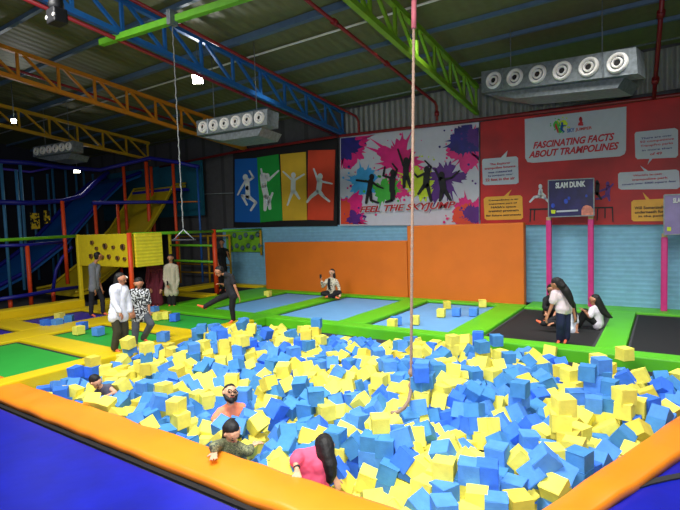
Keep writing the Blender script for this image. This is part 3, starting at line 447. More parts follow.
 -84, 886, -22, 67, 26, -27, 0, -93, 598, -16, -8, 90, 8, 1, -613, 544, -33, 0, -9, -26, 0, -791, 800, -8, 10, 21, 72, 1, -761, 995, -32, 99, 90, 0, 0,
 -216, 396, -71, 75, -90, 0, 1, -411, 650, -27, -17, -76, -175, 1, -305, 574, -26, -97, 31, -24, 0, -177, 414, -71, 3, -90, 0, 1, -154, 398, -71, 82, -90, 0, 1,
 -131, 396, -53, -165, 90, 0, 0, -130, 408, -71, 42, -90, 0, 1, -136, 427, -71, 180, 0, 42, 1, -139, 446, -53, 49, -90, 0, 1, -128, 446, -71, -90, 0, 133, 0,
 -223, 715, -15, 18, -13, 77, 1, -246, 910, -16, 0, -180, 49, 1, -106, 514, -71, 101, -90, 0, 0, -161, 855, -19, 60, 26, -160, 1, -96, 706, -34, 59, 90, 31, 1,
 -85, 682, -34, 91, -1, 110, 1, -54, 664, -41, -35, -146, -51, 0, -47, 693, -42, -29, -42, -140, 0, -66, 902, -34, -90, 0, -138, 0, 8, 821, -34, 0, 0, -100, 1,
 42, 863, -16, -86, 1, -20, 1, 40, 869, -58, 119, 10, 80, 1, 42, 919, -53, 29, 90, 151, 1, 46, 917, -71, 90, 0, -166, 1, 56, 905, -18, -28, -68, -81, 1,
 52, 890, -34, 0, 174, 69, 0, 64, 929, -71, 23, 90, -23, 1, 70, 992, -7, -151, -73, 44, 1, 67, 939, -52, 90, 0, 36, 1, 65, 986, -24, -49, 72, -136, 1,
 62, 928, -16, 0, 0, 91, 1, 65, 923, -34, 180, 0, -21, 0, 77, 961, -24, 46, -171, -22, 0, 64, 944, -34, -90, 0, 59, 0, 89, 987, -14, -69, 90, 0, 0,
 76, 959, -51, -61, -90, -61, 0, 73, 964, -69, 90, 0, -81, 0, 85, 981, -32, -84, 90, -96, 0, 85, 976, -51, -180, 0, 69, 1, 83, 989, -68, 0, 0, 155, 0,
 91, 993, -50, -111, -90, 0, 1, -782, 464, -27, 121, 51, -80, 0, -701, 468, -16, 96, 90, 0, 1, -668, 467, -16, 90, 0, 11, 0, -859, 673, -14, -173, 90, 0, 0,
 -900, 735, -10, -89, 4, -174, 1, -797, 661, -16, 0, 0, -93, 0, -942, 796, -6, -113, -27, 8, 1, -650, 531, -29, -162, -40, -66, 1, -774, 694, -16, 47, -90, -43, 1,
 -931, 856, -7, -5, -90, 48, 0, -926, 912, -8, -90, 0, 180, 0, -805, 821, -15, 16, -97, -40, 0, -755, 796, -16, -1, -180, 12, 1, -786, 963, -34, 59, 159, 17, 1,
 -552, 684, -5, -37, 17, 155, 0, -427, 575, -21, 109, -34, 7, 1, -376, 533, -33, 102, 4, 1, 1, -657, 964, -33, -25, 90, 25, 0, -499, 812, -17, 93, -21, -97, 1,
 -546, 874, -22, -10, 45, -172, 0, -492, 832, -24, 24, -23, 160, 0, -480, 796, -16, -83, 8, -17, 0, -348, 559, -20, -17, 31, 79, 1, -553, 954, -31, 124, -20, 75, 0,
 -559, 979, -38, -37, 153, 68, 1, -474, 852, -23, 104, -155, 9, 0, -360, 787, 2, -8, 8, -2, 0, -367, 963, -34, 61, -31, 86, 0, -306, 996, -23, -151, 0, -90, 1,
 -301, 978, -32, -90, 0, -90, 1, -271, 909, -16, 90, 0, 70, 0, -206, 686, -29, 55, 49, 73, 1, -169, 693, -34, 90, 0, -158, 0, -83, 660, -34, 0, 0, -3, 0,
 -60, 838, -16, -81, -44, -88, 1, -2, 844, -30, -154, -12, -11, 0, 21, 915, -37, -46, -69, 24, 0, -490, 544, -28, 118, 7, 136, 1, -820, 453, -34, 180, 0, 12, 0,
 -946, 628, -10, 0, -95, 90, 1, -806, 649, 2, 0, 180, 59, 0, -499, 440, -71, -90, 0, -36, 1, -838, 747, 1, 13, -15, -40, 0, -362, 416, -62, -43, -41, 119, 1,
 -556, 598, -13, -89, -114, -7, 0, -904, 905, -10, -180, 0, 77, 1, -302, 452, -61, 68, -50, -147, 1, -624, 753, 1, -100, 0, -80, 1, -594, 743, -6, 56, 62, 10, 1,
 -683, 901, 2, -62, -103, -4, 0, -414, 599, -30, 3, 164, 28, 1, -632, 966, -33, -153, -90, 27, 1, -464, 834, -22, -58, 132, 29, 0, -168, 618, -33, -35, -28, -109, 1,
 -156, 784, -31, -29, -169, 32, 1, -76, 591, -53, 90, 0, -119, 1, 3, 784, -26, 105, 58, 90, 0, 15, 847, -71, 0, -180, 4, 1,
]
# ================================================================ SETTING
CZ = lambda y: 7.12 + .1224*(15.75-y)       # underside of the roof sheet
bm = bmesh.new()
bm_poly3(bm, [(-30, -3, CZ(-3)), (9, -3, CZ(-3)), (9, 16.1, CZ(16.1)), (-30, 16.1, CZ(16.1))], (0, 0, 1), .08)
M_ceil = mat_wave('roof_sheet', (98, 101, 64), 'X', .3, .6, strength=.22, col_lines=False)
struct('ceiling', bm, M_ceil)
M_wallb = mat_wave('dark_wall_sheet', (74, 74, 78), 'X', 1.25, .8, dark=.6, strength=.3)
struct('wall_back', one(bm_box, (-10.5, 16.05, 3.4), (39, .3, 7.6)), M_wallb)
struct('wall_left', one(bm_box, (-29.9, 6.5, 4.0), (.3, 19, 10)), mat('side_wall', (42, 44, 58), .8))
struct('wall_right', one(bm_box, (8.9, 6.5, 4.0), (.3, 19, 10)), mat('side_wall_right', (120, 120, 124), .8))
M_floor = mat('floor_dark', (70, 72, 78), .8)
PIT = [(-9.5, 3.8), (-1.22, 3.8), (.18, 7.58), (1.12, 10.08), (-9.5, 10.08)]
bm = bmesh.new()
for a in [(-29.7, -3, -9.5, 16), (-9.5, -3, 8.7, 3.79), (-9.5, 10.09, 8.7, 16)]:
    bm_box(bm, ((a[0]+a[2])/2, (a[1]+a[3])/2, -.75), (a[2]-a[0], a[3]-a[1], 1.1))
bm_prism(bm, [(-1.2, 3.79), (8.7, 3.79), (8.7, 10.09), (1.14, 10.09), (.2, 7.58)], -1.3, -.2)
struct('floor', bm, M_floor)
struct('floor', one(bm_box, (-4, 7, -1.35), (12, 7, .1)), mat('pit_bottom', (60, 66, 90), .9))
# ================================================================ ROOF STEEL
def truss(label, X, y0, y1, m, zb=6.05, zt=6.88, s=.112, step=1.12, w=.12):
    t = thing('roof_truss', label, 'truss', (X, (y0+y1)/2, zb))
    zB = lambda y: zb + s*(15.75-y); zT = lambda y: zt + .105*(15.75-y)
    obj('bottom_chord', one(bm_bar, (X, y0, zB(y0)), (X, y1, zB(y1)), w, w), m, t)
    obj('top_chord', one(bm_bar, (X, y0, zT(y0)), (X, y1, zT(y1)), w, w), m, t)
    y = y1-.1; 
    while y > y0:
        obj('vertical_strut', one(bm_bar, (X, y, zB(y)), (X, y, zT(y)), .07, .07), m, t)
        if y-step > y0: obj('diagonal_strut', one(bm_bar, (X, y, zB(y)), (X, y-step*.9, zT(y-step)), .07, .07), m, t)
        y -= step
    return t
truss('blue roof truss running above the four coloured jumper posters', -10.2, 2.6, 15.7, M_blueframe)
truss('lime green roof truss ending at the seam of the two big banners', -5.05, 4.0, 15.7, M_greenframe, w=.13)
truss('orange roof truss nearer the hanging floodlight, on the left', -15.35, 1.5, 15.7, M_orangeframe)
truss('mustard roof truss farthest left, over the soft play slides', -20.8, 2.0, 14.6, M_yelframe, zb=5.95, zt=6.75)
beams = [(9.84, .15, 'thickest slate blue roof purlin, crossing in front of the blue truss'), (12.04, .09, 'slate roof purlin just behind the thin white conduit'),
         (13.23, .09, 'second slate roof purlin counted from the back wall top'), (14.31, .09, 'slate roof purlin closest to the back wall'),
         (7.9, .1, 'slate roof purlin at the top right edge of the photo'), (6.2, .1, 'slate roof purlin passing over the green crossbeam')]
for y, w, lab in beams:
    bm = one(bm_bar, (-29.7, y, CZ(y)-w*.6), (8.7, y, CZ(y)-w*.6), w, w*1.1); solo('roof_purlin', bm, M_purlin, lab, 'beam')
bm = one(bm_tube, [(-29.7, 10.74, CZ(10.74)-.08), (8.7, 10.74, CZ(10.74)-.08)], .028); solo('conduit_pipe', bm, M_white, 'thin white conduit crossing the whole ceiling', 'pipe')
bm = one(bm_tube, [(-29.7, 15.1, CZ(15.1)-.2), (8.7, 15.1, CZ(15.1)-.2)], .025); solo('conduit_pipe', bm, M_galv, 'thin grey conduit running above the splash banner', 'pipe')
def pipe(name, pts, r, m, label, cat='pipe', flanges=()):
    t = thing(name, label, cat, Vector(pts[0]))
    obj('pipe_run', one(bm_tube, pts, r), m, t)
    for p, q in flanges:
        p = Vector(p); q = Vector(q); d = (q-p).normalized()*.07
        obj('coupling', one(bm_tube, [p-d, p+d], r*1.7), m, t)
    return t
X = -6.34; zr = lambda y: 6.50 + .1224*(15.75-y)
pipe('sprinkler_pipe', [(X, 3, zr(3)), (X, 15.3, zr(15.3)), (X, 15.45, zr(15.3)-.1), (X, 15.45, 5.98)], .045, M_red,
     'dark red sprinkler pipe dropping down behind the hanging climbing rope', flanges=[((X, 9.5, zr(9.5)), (X, 12, zr(12))), ((X, 12, zr(12)), (X, 13, zr(13))), ((X, 15.45, 6.2), (X, 15.45, 6.0))])
X = -9.4
pipe('sprinkler_pipe', [(X-.5, 2.8, 7.15+.1224*8.6), (X-.45, 13.6, 7.0), (X, 15.3, 6.55), (X, 15.45, 6.4), (X, 15.45, 5.98)], .045, M_red,
     'dark red sprinkler pipe beside the blue truss top chord')
pipe('sprinkler_pipe', [(-10.32, 2.8, 5.95+.112*12.9), (-10.32, 15.4, 5.98)], .045, M_red, 'dark red pipe strapped under the blue truss')
pipe('sprinkler_pipe', [(-15.45, 2.5, 6.35+.11*13.2), (-15.45, 15.2, 6.4)], .04, M_red, 'dark red pipe running inside the orange truss')
pipe('sprinkler_pipe', [atX(420, -2, -4.9), atX(440, 25, -4.9), atX(482, 76, -4.9)], .055, M_red, 'dark red pipe along the lime green truss, ending at the air duct',
     flanges=[(atX(424, 4, -4.9), atX(440, 25, -4.9)), (atX(452, 40, -4.9), atX(470, 62, -4.9))])
a = atC(662.5, -4, 7.0); b = atY(654, 98, 15.3)
pipe('sprinkler_pipe', [a, b], .05, M_red, 'dark red drop pipe right of the large air duct', flanges=[(a.lerp(b, .8), b), (a.lerp(b, .15), b)])
bm = bmesh.new(); 
pts = [atY(160, 167, 15.55), atY(235, 152, 15.55), atY(340, 136, 15.5), atY(479, 119.5, 15.5), atY(680, 94.5, 15.5), atY(760, 84, 15.5)]
bm_tube(bm, pts, .055); solo('header_pipe', bm, M_red, 'long dark red pipe running over the tops of all the wall banners', 'pipe')
# green crossbeam with the swing rope
a = fl(101, 43, 7.0); b = fl(255, -6, 7.0)
t = thing('crossbeam', 'bright lime crossbeam slung under the blue truss', 'beam', a)
obj('beam_tube', one(bm_bar, a, b, .14, .14, .02), M_limeframe, t)
k = fl(172, 18, 7.0)
obj('clamp', one(bm_box, k, (.12, .2, .3), None, .01), M_galv, t)
tr = fl(184, 230, 2.6)
ktop = k - Vector((0, 0, .15))
sw = Vector((k.x, k.y, 2.62))
t = thing('trapeze_rope', 'thin grey rope from lime crossbeam ending in a split trapeze handle', 'rope', sw)
bm = bmesh.new(); N = 60
pts = [ktop.lerp(sw, i/N) + Vector((math.sin(i*2.1)*.006, math.cos(i*1.7)*.006, 0)) for i in range(N+1)]
bm_tube(bm, pts, [.012+.003*(i % 2) for i in range(N+1)], 8); obj('cord', bm, mat('grey_cord', (104, 108, 108), .7), t)
pr = _rt
for s, nm in ((-1, 'strap'), (1, 'strap')):
    obj(nm, one(bm_tube, [sw, sw+pr*s*.22+Vector((0, 0, -.22))], .012), M_galv, t)
obj('handle_bar', one(bm_tube, [sw+pr*-.26+Vector((0, 0, -.22)), sw+pr*.26+Vector((0, 0, -.23))], .018), M_dark, t)
# climbing rope into the pit
M_rope = mat('jute_rope', (156, 130, 112), .8, var=.2, scale=60)
bot = fl(411, 386, .02); bot2 = fl(409, 398, .1)
top = Vector((0, 0, 0)); top = dep(414, -6, (bot-EYE).dot(FW)*.96)
t = thing('climbing_rope', 'long pale climbing rope hanging into the foam pit', 'rope', bot)
bm = bmesh.new(); N = 150; pts = []
for i in range(N+1):
    p = top.lerp(bot, i/N); pts.append(p)
bm_tube(bm, pts, [.024+.004*math.sin(i*2.2) for i in range(N+1)], 8); obj('rope_length', bm, M_rope, t)
tail = [bot, fl(410.5, 392, .14), fl(408.5, 401, .16), fl(404, 408, .17), fl(398, 412, .18), fl(391, 413, .18)]
obj('rope_tail', one(bm_tube, tail, .026, 8), M_rope, t)
for f in (.965, 1.0): obj('knot', one(bm_capsule, top.lerp(bot, f-.004), .045, top.lerp(bot, f), .05), M_rope, t)
obj('sleeve', one(bm_tube, [top, top.lerp(bot, .085)], .04), mat('rope_sleeve', (206, 112, 124), .7), t)
obj('hook', one(bm_tube, [top, (top.x, top.y, CZ(top.y))], .02), M_galv, t)
# air ducts
def duct(label, TL, TR, BL, BR, depth, n, lean=0):
    TL, TR, BL, BR = map(Vector, (TL, TR, BL, BR)); ax = (TR-TL).normalized(); dn = ((BL-TL)+(BR-TR)).normalized()
    nr = ax.cross(dn).normalized()
    if nr.y < 0: nr = -nr
    t = thing('air_duct', label, 'air duct', (BL+BR)/2)
    bm = bmesh.new(); bm_poly3(bm, [TL, TR, BR, BL], nr, depth*.55); obj('casing', bm, M_galv, t)
    bm = bmesh.new(); q = [BL+nr*.15+dn*.01, BR+nr*.15+ax*-.3+dn*.01, BR+nr*.15-ax*.45+dn*.22, BL+nr*.15+ax*.9+dn*.22]
    bm_poly3(bm, q, nr, depth); obj('lower_casing', bm, M_galv, t)
    L = (TR-TL).length
    for i in range(n):
        f = (i+.62)/(n+.25) if n == 6 else (i+.5)/n
        c = (TL.lerp(TR, f)+BL.lerp(BR, f))/2; h = (BL-TL).length*.40
        d = obj('diffuser', bmring(c, nr, h, h*.62), M_white, t)
        obj('inner_ring', bmring(c-nr*.005, nr, h*.52, h*.3), M_white, d)
        obj('nozzle', one(bm_tube, [c-nr*.03, c+nr*.02], h*.26, 14), M_hole, d)
    for f in (.2, .8):
        obj('hanger_rod', one(bm_tube, [TL.lerp(TR, f)+nr*.2, Vector((TL.lerp(TR, f)+nr*.2).to_tuple()[:2]+(CZ(TL.y),))], .012), M_galv, t)
    for f in (.17, .82):
        obj('seam_band', one(bm_bar, TL.lerp(TR, f)-nr*.01, BL.lerp(BR, f)-nr*.01, .03, .03), M_galv, t)
def bmring(c, nr, ro, ri, n=20):
    bm = bmesh.new(); s = nr.cross(Vector((0, 0, 1))).normalized(); u = nr.cross(s)
    prof = [(ro, 0.), (ro*.92, -.05), ((ro+ri)/2, -.06), (ri*1.05, -.03), (ri, .01)]
    rings = []
    for r, d in prof: rings.append([bm.verts.new(c+nr*d+(s*math.cos(2*math.pi*k/n)+u*math.sin(2*math.pi*k/n))*r) for k in range(n)])
    for a, b in zip(rings, rings[1:]):
        for k in range(n):
            f = bm.faces.new((a[k], a[(k+1) % n], b[(k+1) % n], b[k])); f.smooth = True
    return bm
duct('large grey air duct with six round nozzles over the red banner', dep(481.3, 71.7, 12.8), dep(635.9, 47, 10.05), dep(481.3, 92.5, 12.8), dep(637.7, 73.4, 10.05), .9, 6)
duct('grey air duct with six round nozzles hanging over the jumper posters', dep(196.5, 121, 14.6), dep(267.5, 108.5, 13.2), dep(197, 135.5, 14.6), dep(267, 124.5, 13.2), .9, 6)
duct('small dim air duct with six nozzles, far left above the slides', dep(33, 147, 19.5), dep(73, 140.5, 18.5), dep(33, 157, 19.5), dep(73, 151, 18.5), .8, 6)
# lamps
M_lampon = mat('lamp_glow', (255, 255, 235), .5, emit=(255, 252, 225), estr=30)
def flood(label, p, on=True, s=1.0, direction=(.35, -.5, -.9), e=260, hang=True):
    d = Vector(direction).normalized(); q = d.to_track_quat('-Z', 'Y').to_matrix()
    t = thing('floodlight', label, 'lamp', p)
    obj('housing', one(bm_box, p, (.34*s, .30*s, .10*s), q, .02), M_dark, t)
    obj('glass', one(bm_box, p+d*.055*s, (.28*s, .24*s, .02), q, .005), M_lampon if on else M_galv, t)
    obj('bracket', one(bm_tube, [p, (p.x, p.y, CZ(p.y))], .015), M_galv, t)
    if on:
        l = bpy.data.lights.new('floodlight_beam', 'SPOT'); l.energy = e; l.spot_size = 2.4; l.shadow_soft_size = .15
        lo = bpy.data.objects.new('floodlight_beam', l); C.objects.link(lo); lo.parent = t; lo.location = d*.12
        lo.rotation_euler = d.to_track_quat('-Z', 'Y').to_euler()
flood('switched on floodlight glowing under the blue roof truss', fl(198, 79, 6.9), e=120, direction=(.55, -.75, -.35))
flood('small bright lamp far left under the mustard truss', fl(14, 121, 6.7), s=.55, e=60, direction=(.75, -.6, -.3))
flood('distant lit lamp just above the blue play rails', dep(77, 170, 22), s=.9, e=30, direction=(.7, -.6, -.3))
p = dep(57, 17, 8.6)
t = thing('stage_light', 'black stage light clamped by the blue truss, top left corner', 'lamp', p)
obj('light_body', one(bm_box, p, (.3, .24, .26), None, .03), mat('black_housing', (20, 20, 24), .5), t)
obj('light_head', one(bm_capsule, p+Vector((0, 0, .2)), .13, p+Vector((0, 0, .34)), .11), mat('black_housing', (0, 0, 0)), t)
for u in (-.12, .12): obj('lens', one(bm_tube, [p+Vector((u, -.13, -.02)), p+Vector((u, -.1, -.02))], .035), M_white, t)
obj('clamp_bar', one(bm_tube, [p+Vector((0, 0, .3)), (p.x, p.y, CZ(p.y))], .02), M_dark, t)
# ================================================================ BACK WALL
M_pad = mat_wave('sky_blue_wall_pad', (124, 180, 212), 'Z', .13, .55, dark=.9, strength=.12)
def panel(name, X0, X1, Z0, Z1, Y, th, m, label, cat, bev=.02):
    return solo(name, one(bm_box, ((X0+X1)/2, Y+th/2, (Z0+Z1)/2), (X1-X0, th, Z1-Z0), None, bev), m, label, cat)
panel('wall_padding', -3.6, 8.6, -.02, 2.62, 15.72, .15, M_pad, 'light blue ribbed wall padding behind the dunk hoops', 'wall padding')
panel('wall_padding', -17.2, -3.62, -.02, 2.62, 15.72, .15, M_pad, 'light blue wall padding showing left of and above the orange wall', 'wall padding')
panel('crash_wall', -13.95, -7.36, -.02, 1.99, 15.02, .3, M_owall, 'lower left section of the orange crash wall', 'crash wall', .04)
panel('crash_wall', -7.34, -3.5, -.02, 2.5, 15.02, .3, M_owall, 'taller right section of the orange crash wall, by the black mats', 'crash wall', .04)
M_clad = mat_wave('pale_cladding', (138, 140, 136), 'X', .22, .5, strength=.8, metal=.3, dark=.8)
panel('wall_cladding', -10.2, 8.6, 5.9, 7.0, 15.8, .05, M_clad, 'pale corrugated cladding strip above the big banners', 'cladding', 0)
BY = 15.62
def quad(name, px, Y, m, parent, th=.03):
    bm = bmesh.new(); bm_poly3(bm, [atY(x, y, Y) for x, y in px], (0, 1, 0), th); return obj(name, bm, m, parent)
def fig2d(name, limbs, head, Y, m, parent, tf, hr):
    """flat printed silhouette: tapered limbs given in crop pixels"""
    bm = bmesh.new()
    def P(x, y): return atY(*tf(x, y), Y)
    for L in limbs:
        for (x0, y0, r0), (x1, y1, r1) in zip(L, L[1:]):
            d = Vector((x1-x0, y1-y0)); n = Vector((-d.y, d.x)).normalized() if d.length else Vector((1, 0))
            a0 = math.atan2(n.y, n.x); pts = []
            for k in range(7):
                a = a0 + math.pi*k/6; pts.append(P(x0+r0*math.cos(a), y0+r0*math.sin(a)))
            for k in range(7):
                a = a0 + math.pi + math.pi*k/6; pts.append(P(x1+r1*math.cos(a), y1+r1*math.sin(a)))
            bm_poly3(bm, pts, (0, 1, 0), .01)
    hx, hy = head
    bm_poly3(bm, [P(hx+hr*.9*math.cos(a*math.pi/8), hy+hr*1.15*math.sin(a*math.pi/8)) for a in range(16)], (0, 1, 0), .01)
    return obj(name, bm, m, parent)
# four coloured posters on black
t = thing('jumper_poster_board', 'black board with four coloured posters of white jumping figures', 'poster', (-13.5, BY, 2.6))
quad('backing', [(233, 150), (337, 137.5), (337, 226), (233.5, 227)], BY+.03, P_dark, t)
tf = lambda x, y: (180+x/3.92, 100+y/3.92)
for px, m in [([(234.8, 159.2), (257, 158), (260.2, 222.4), (234.8, 222)], P_blue), ([(256.9, 157.6), (278.3, 154.2), (282.6, 220.4), (260.2, 222.3)], P_grn),
              ([(280.2, 154.4), (305.6, 151.8), (306.8, 220), (282.8, 220.6)], P_yel), ([(308, 150.3), (335, 149.7), (333.2, 220.4), (307.4, 219.8)], P_ora)]:
    quad('poster', px, BY, m, t)
W = P_white; Yf = BY-.012
fig2d('printed_figure', [[(262, 312, 9), (265, 345, 9), (266, 380, 9)], [(258, 314, 4), (240, 345, 4), (226, 372, 3)], [(270, 316, 4), (287, 304, 4), (272, 278, 3)], [(262, 378, 7), (243, 375, 5), (262, 410, 4)], [(268, 378, 7), (297, 402, 5), (278, 432, 4)]], (256, 303), Yf, W, t, tf, 11)
fig2d('printed_figure', [[(328, 300, 15), (328, 335, 11), (338, 378, 11)], [(325, 315, 4), (318, 270, 3)], [(346, 314, 5), (386, 277, 3)], [(336, 380, 9), (333, 430, 6)], [(346, 382, 8), (352, 425, 6)], [(345, 412, 5), (362, 365, 4)]], (342, 298), Yf, W, t, tf, 10)
fig2d('printed_figure', [[(444, 314, 9), (443, 358, 9)], [(438, 312, 4), (404, 281, 3)], [(452, 312, 4), (486, 291, 3)], [(440, 360, 6), (421, 412, 3)], [(449, 358, 6), (467, 386, 4)]], (444, 295), Yf, W, t, tf, 10)
fig2d('printed_figure', [[(548, 318, 10), (543, 355, 10)], [(542, 318, 5), (524, 270, 3)], [(556, 320, 4), (595, 328, 3)], [(538, 360, 8), (512, 380, 6), (498, 400, 4)], [(548, 362, 8), (564, 380, 5), (585, 397, 4)]], (549, 300), Yf, W, t, tf, 11)
# splash banner
t = thing('splash_banner', 'white paint splash banner with black jumpers, reading FEEL THE SKYJUMP', 'banner', (-7.8, BY, 2.5))
quad('banner_sheet', [(340, 137), (479, 122), (479.5, 225), (340, 225.6)], BY, mat('banner_white', (196, 194, 206), .5, var=.02), t)
tf = lambda x, y: (340+x/3.983, 128+y/3.983)
def splat(cx, cy, r, m, Y, seed, spikes=26, par=None, clip=None, rag=.5):
    rnd = random.Random(seed); pts = []; n = spikes*3
    for i in range(n):
        a = 2*math.pi*i/n; k = .92+.5*rag*noise.noise(Vector((math.cos(a)*1.6+seed, math.sin(a)*1.6, seed*.3)))+.3*rag*noise.noise(Vector((math.cos(a)*6+seed, math.sin(a)*6, 2.)))
        if i % 4 == 1 and rnd.random() < .45: k *= 1+rnd.random()*rag*.6
        x = cx+r*k*math.cos(a); y = cy+r*k*math.sin(a)
        if clip: x = min(max(x, clip[0]), clip[2]); y = min(max(y, clip[1](x)), clip[3])
        pts.append(tf(x, y))
    bm = bmesh.new(); 
    c = bm.verts.new(atY(*tf(cx, cy), Y)); vs = [bm.verts.new(atY(*p, Y)) for p in pts]
    for i in range(n):
        if (vs[i].co-vs[(i+1) % n].co).length > 1e-5: bm.faces.new((c, vs[i], vs[(i+1) % n]))
    for k in range(9):
        a = rnd.random()*6.28; rr = r*(1.15+rnd.random()*.5); s = 2+rnd.random()*4; x = cx+rr*math.cos(a); y = cy+rr*math.sin(a)
        if clip and not (clip[0] < x-s and x+s < clip[2] and clip[1](x) < y-s and y+s < clip[3]): continue
        bm.faces.new([bm.verts.new(atY(*tf(x+s*math.cos(q*1.05), y+s*math.sin(q*1.05)), Y)) for q in range(6)])
    return obj('paint_splash', bm, m, par)
CL = (3, lambda x: 42-x*.108, 553, 383)
Y0 = BY-.004
for i, (cx, cy, r, m, rag) in enumerate([(95, 215, 52, P_sky, .6), (245, 130, 66, P_mag, .9), (225, 235, 40, P_mag, .8), (172, 250, 44, P_leaf, .6), (325, 215, 62, P_lime, .7), (425, 200, 66, P_vio, .9),
        (30, 75, 78, P_mag, .5), (12, 70, 56, P_navy, .5), (20, 345, 76, P_mag, .5), (8, 350, 46, P_ora, .5), (55, 360, 26, P_vio, .6),
        (510, 92, 66, P_mag, .5), (505, 42, 62, P_navy, .5), (538, 35, 34, P_vio, .6), (515, 340, 66, P_mag, .5), (505, 350, 45, P_ora, .5), (530, 345, 34, P_vio, .5)]):
    splat(cx, cy, r*1.12, m, Y0-.002*i, 40+i, 34, par=t, clip=CL, rag=rag*1.5)
Yf = BY-.05; K = P_dark
fig2d('printed_figure', [[(122, 212, 10), (115, 255, 9)], [(115, 214, 5), (66, 208, 4)], [(130, 217, 5), (150, 232, 4), (171, 240, 3)], [(112, 255, 7), (104, 298, 5)], [(120, 256, 7), (124, 288, 5), (152, 298, 4)]], (126, 195), Yf, K, t, tf, 11)
fig2d('printed_figure', [[(208, 200, 12), (206, 250, 10)], [(200, 198, 5), (172, 190, 4), (178, 155, 3)], [(216, 196, 5), (226, 165, 4), (208, 142, 3)], [(208, 250, 8), (206, 288, 6), (182, 295, 4)], [(212, 250, 8), (214, 282, 5)]], (210, 178), Yf, K, t, tf, 12)
fig2d('printed_figure', [[(262, 150, 12), (262, 195, 11)], [(253, 150, 5), (230, 85, 3)], [(271, 150, 5), (288, 85, 3)], [(256, 195, 8), (254, 236, 5)], [(268, 195, 8), (280, 236, 5)]], (263, 130), Yf, K, t, tf, 12)
fig2d('printed_figure', [[(345, 185, 13), (342, 228, 12)], [(336, 182, 5), (308, 195, 4), (285, 170, 3)], [(352, 182, 5), (362, 155, 4), (338, 130, 3)], [(336, 228, 8), (312, 262, 5)], [(348, 228, 8), (362, 290, 5)]], (345, 165), Yf, K, t, tf, 12)
fig2d('printed_figure', [[(405, 205, 14), (412, 250, 12)], [(398, 205, 5), (378, 165, 3)], [(416, 205, 5), (445, 198, 4), (475, 170, 3)], [(406, 250, 9), (398, 290, 5)], [(418, 250, 9), (442, 290, 5)]], (404, 188), Yf, K, t, tf, 13)
def text(s, x0, y0, x1, y1, Y, m, parent, shear=0., bold=.0, name='lettering'):
    """printed words fitted between two image columns, on the banner's own plane"""
    cu = bpy.data.curves.new(name, 'FONT'); cu.body = s; cu.shear = shear; cu.offset = bold; cu.extrude = .004; cu.resolution_u = 3
    o = bpy.data.objects.new(name, cu); C.objects.link(o)
    dg = bpy.context.evaluated_depsgraph_get(); me = bpy.data.meshes.new_from_object(o.evaluated_get(dg)); bpy.data.objects.remove(o)
    xs = [v.co.x for v in me.vertices]; ys = [v.co.y for v in me.vertices]
    A = atY(x0, (y0+y1)/2, Y); B = atY(x1, (y0+y1)/2, Y); xc = (x0+x1)/2; T = atY(xc, y0, Y); D = atY(xc, y1, Y)
    sx = (B.x-A.x)/(max(xs)-min(xs)); sy = (T.z-D.z)/(max(ys)-min(ys)); base = abs_loc(parent)
    for v in me.vertices:
        x, y, z = v.co; v.co = Vector((A.x+(x-min(xs))*sx, Y-z, D.z+(y-min(ys))*sy))-base
    me.materials.clear(); me.materials.append(m); q = bpy.data.objects.new(name, me); C.objects.link(q); q.parent = parent; return q
text('FEEL THE SKYJUMP', 359.3, 203.4, 456.2, 212.8, BY-.06, P_white, t, .3, .08)
text('FEEL THE SKYJUMP', 359.6, 203.8, 455.6, 212.3, BY-.075, mat('print_deep_red', (176, 8, 26), .5), t, .3, .025)
# red banner
t = thing('facts_banner', 'large red banner headed FASCINATING FACTS ABOUT TRAMPOLINES', 'banner', (-1.5, BY, 2.5))
quad('banner_sheet', [(480.5, 122), (700, 94.2), (700, 224.5), (480.5, 225)], BY, mat('banner_red', (184, 18, 18), .5, var=.22, scale=.8), t)
quad('headline_panel', [(524.7, 119), (626.4, 106.5), (626, 150), (624.5, 154), (620, 156.3), (533, 162.8), (527.5, 162), (525.2, 158)], BY-.012, P_bub, t)
text('FASCINATING FACTS', 533, 137.4, 614.5, 144.6, BY-.02, P_text, t, .3, .035)
text('ABOUT TRAMPOLINES', 528.5, 146.6, 619, 153.8, BY-.02, P_text, t, .3, .035)
tf = lambda x, y: (525+x/6.476, 100+y/6.476)
splat(205, 160, 26, P_leaf, BY-.016, 3, 10, t, None, .3); splat(250, 155, 27, P_lime, BY-.017, 4, 10, t, None, .3); splat(225, 195, 20, P_leaf, BY-.018, 9, 8, t, None, .3)
fig2d('logo_figure', [[(240, 165, 9), (236, 190, 8)], [(238, 170, 5), (262, 165, 4)], [(236, 190, 6), (252, 205, 5)]], (240, 152), BY-.02, P_blue, t, tf, 8)
fig2d('logo_figure', [[(200, 170, 7), (210, 195, 6)], [(210, 195, 5), (214, 208, 5)]], (200, 160), BY-.02, P_red, t, tf, 6)
fig2d('logo_figure', [[(360, 125, 12), (362, 140, 8)], [(348, 160, 6), (372, 160, 6)], [(350, 150, 5), (372, 148, 5)]], (360, 118), BY-.02, P_red, t, tf, 9)
text('SKY', 567, 128.2, 574.6, 132.2, BY-.02, P_blue, t, 0, .03); text('JUMPER', 575.3, 127.2, 592, 131.0, BY-.02, P_ora, t, 0, .02)
def bubble(px, m, lines, tail):
    quad('speech_bubble', px, BY-.012, m, t); quad('bubble_tail', tail, BY-.0125, m, t, .02)
    for s, a, b, c, d, mm in lines: text(s, a, b, c, d, BY-.02, mm, t, 0, .02)
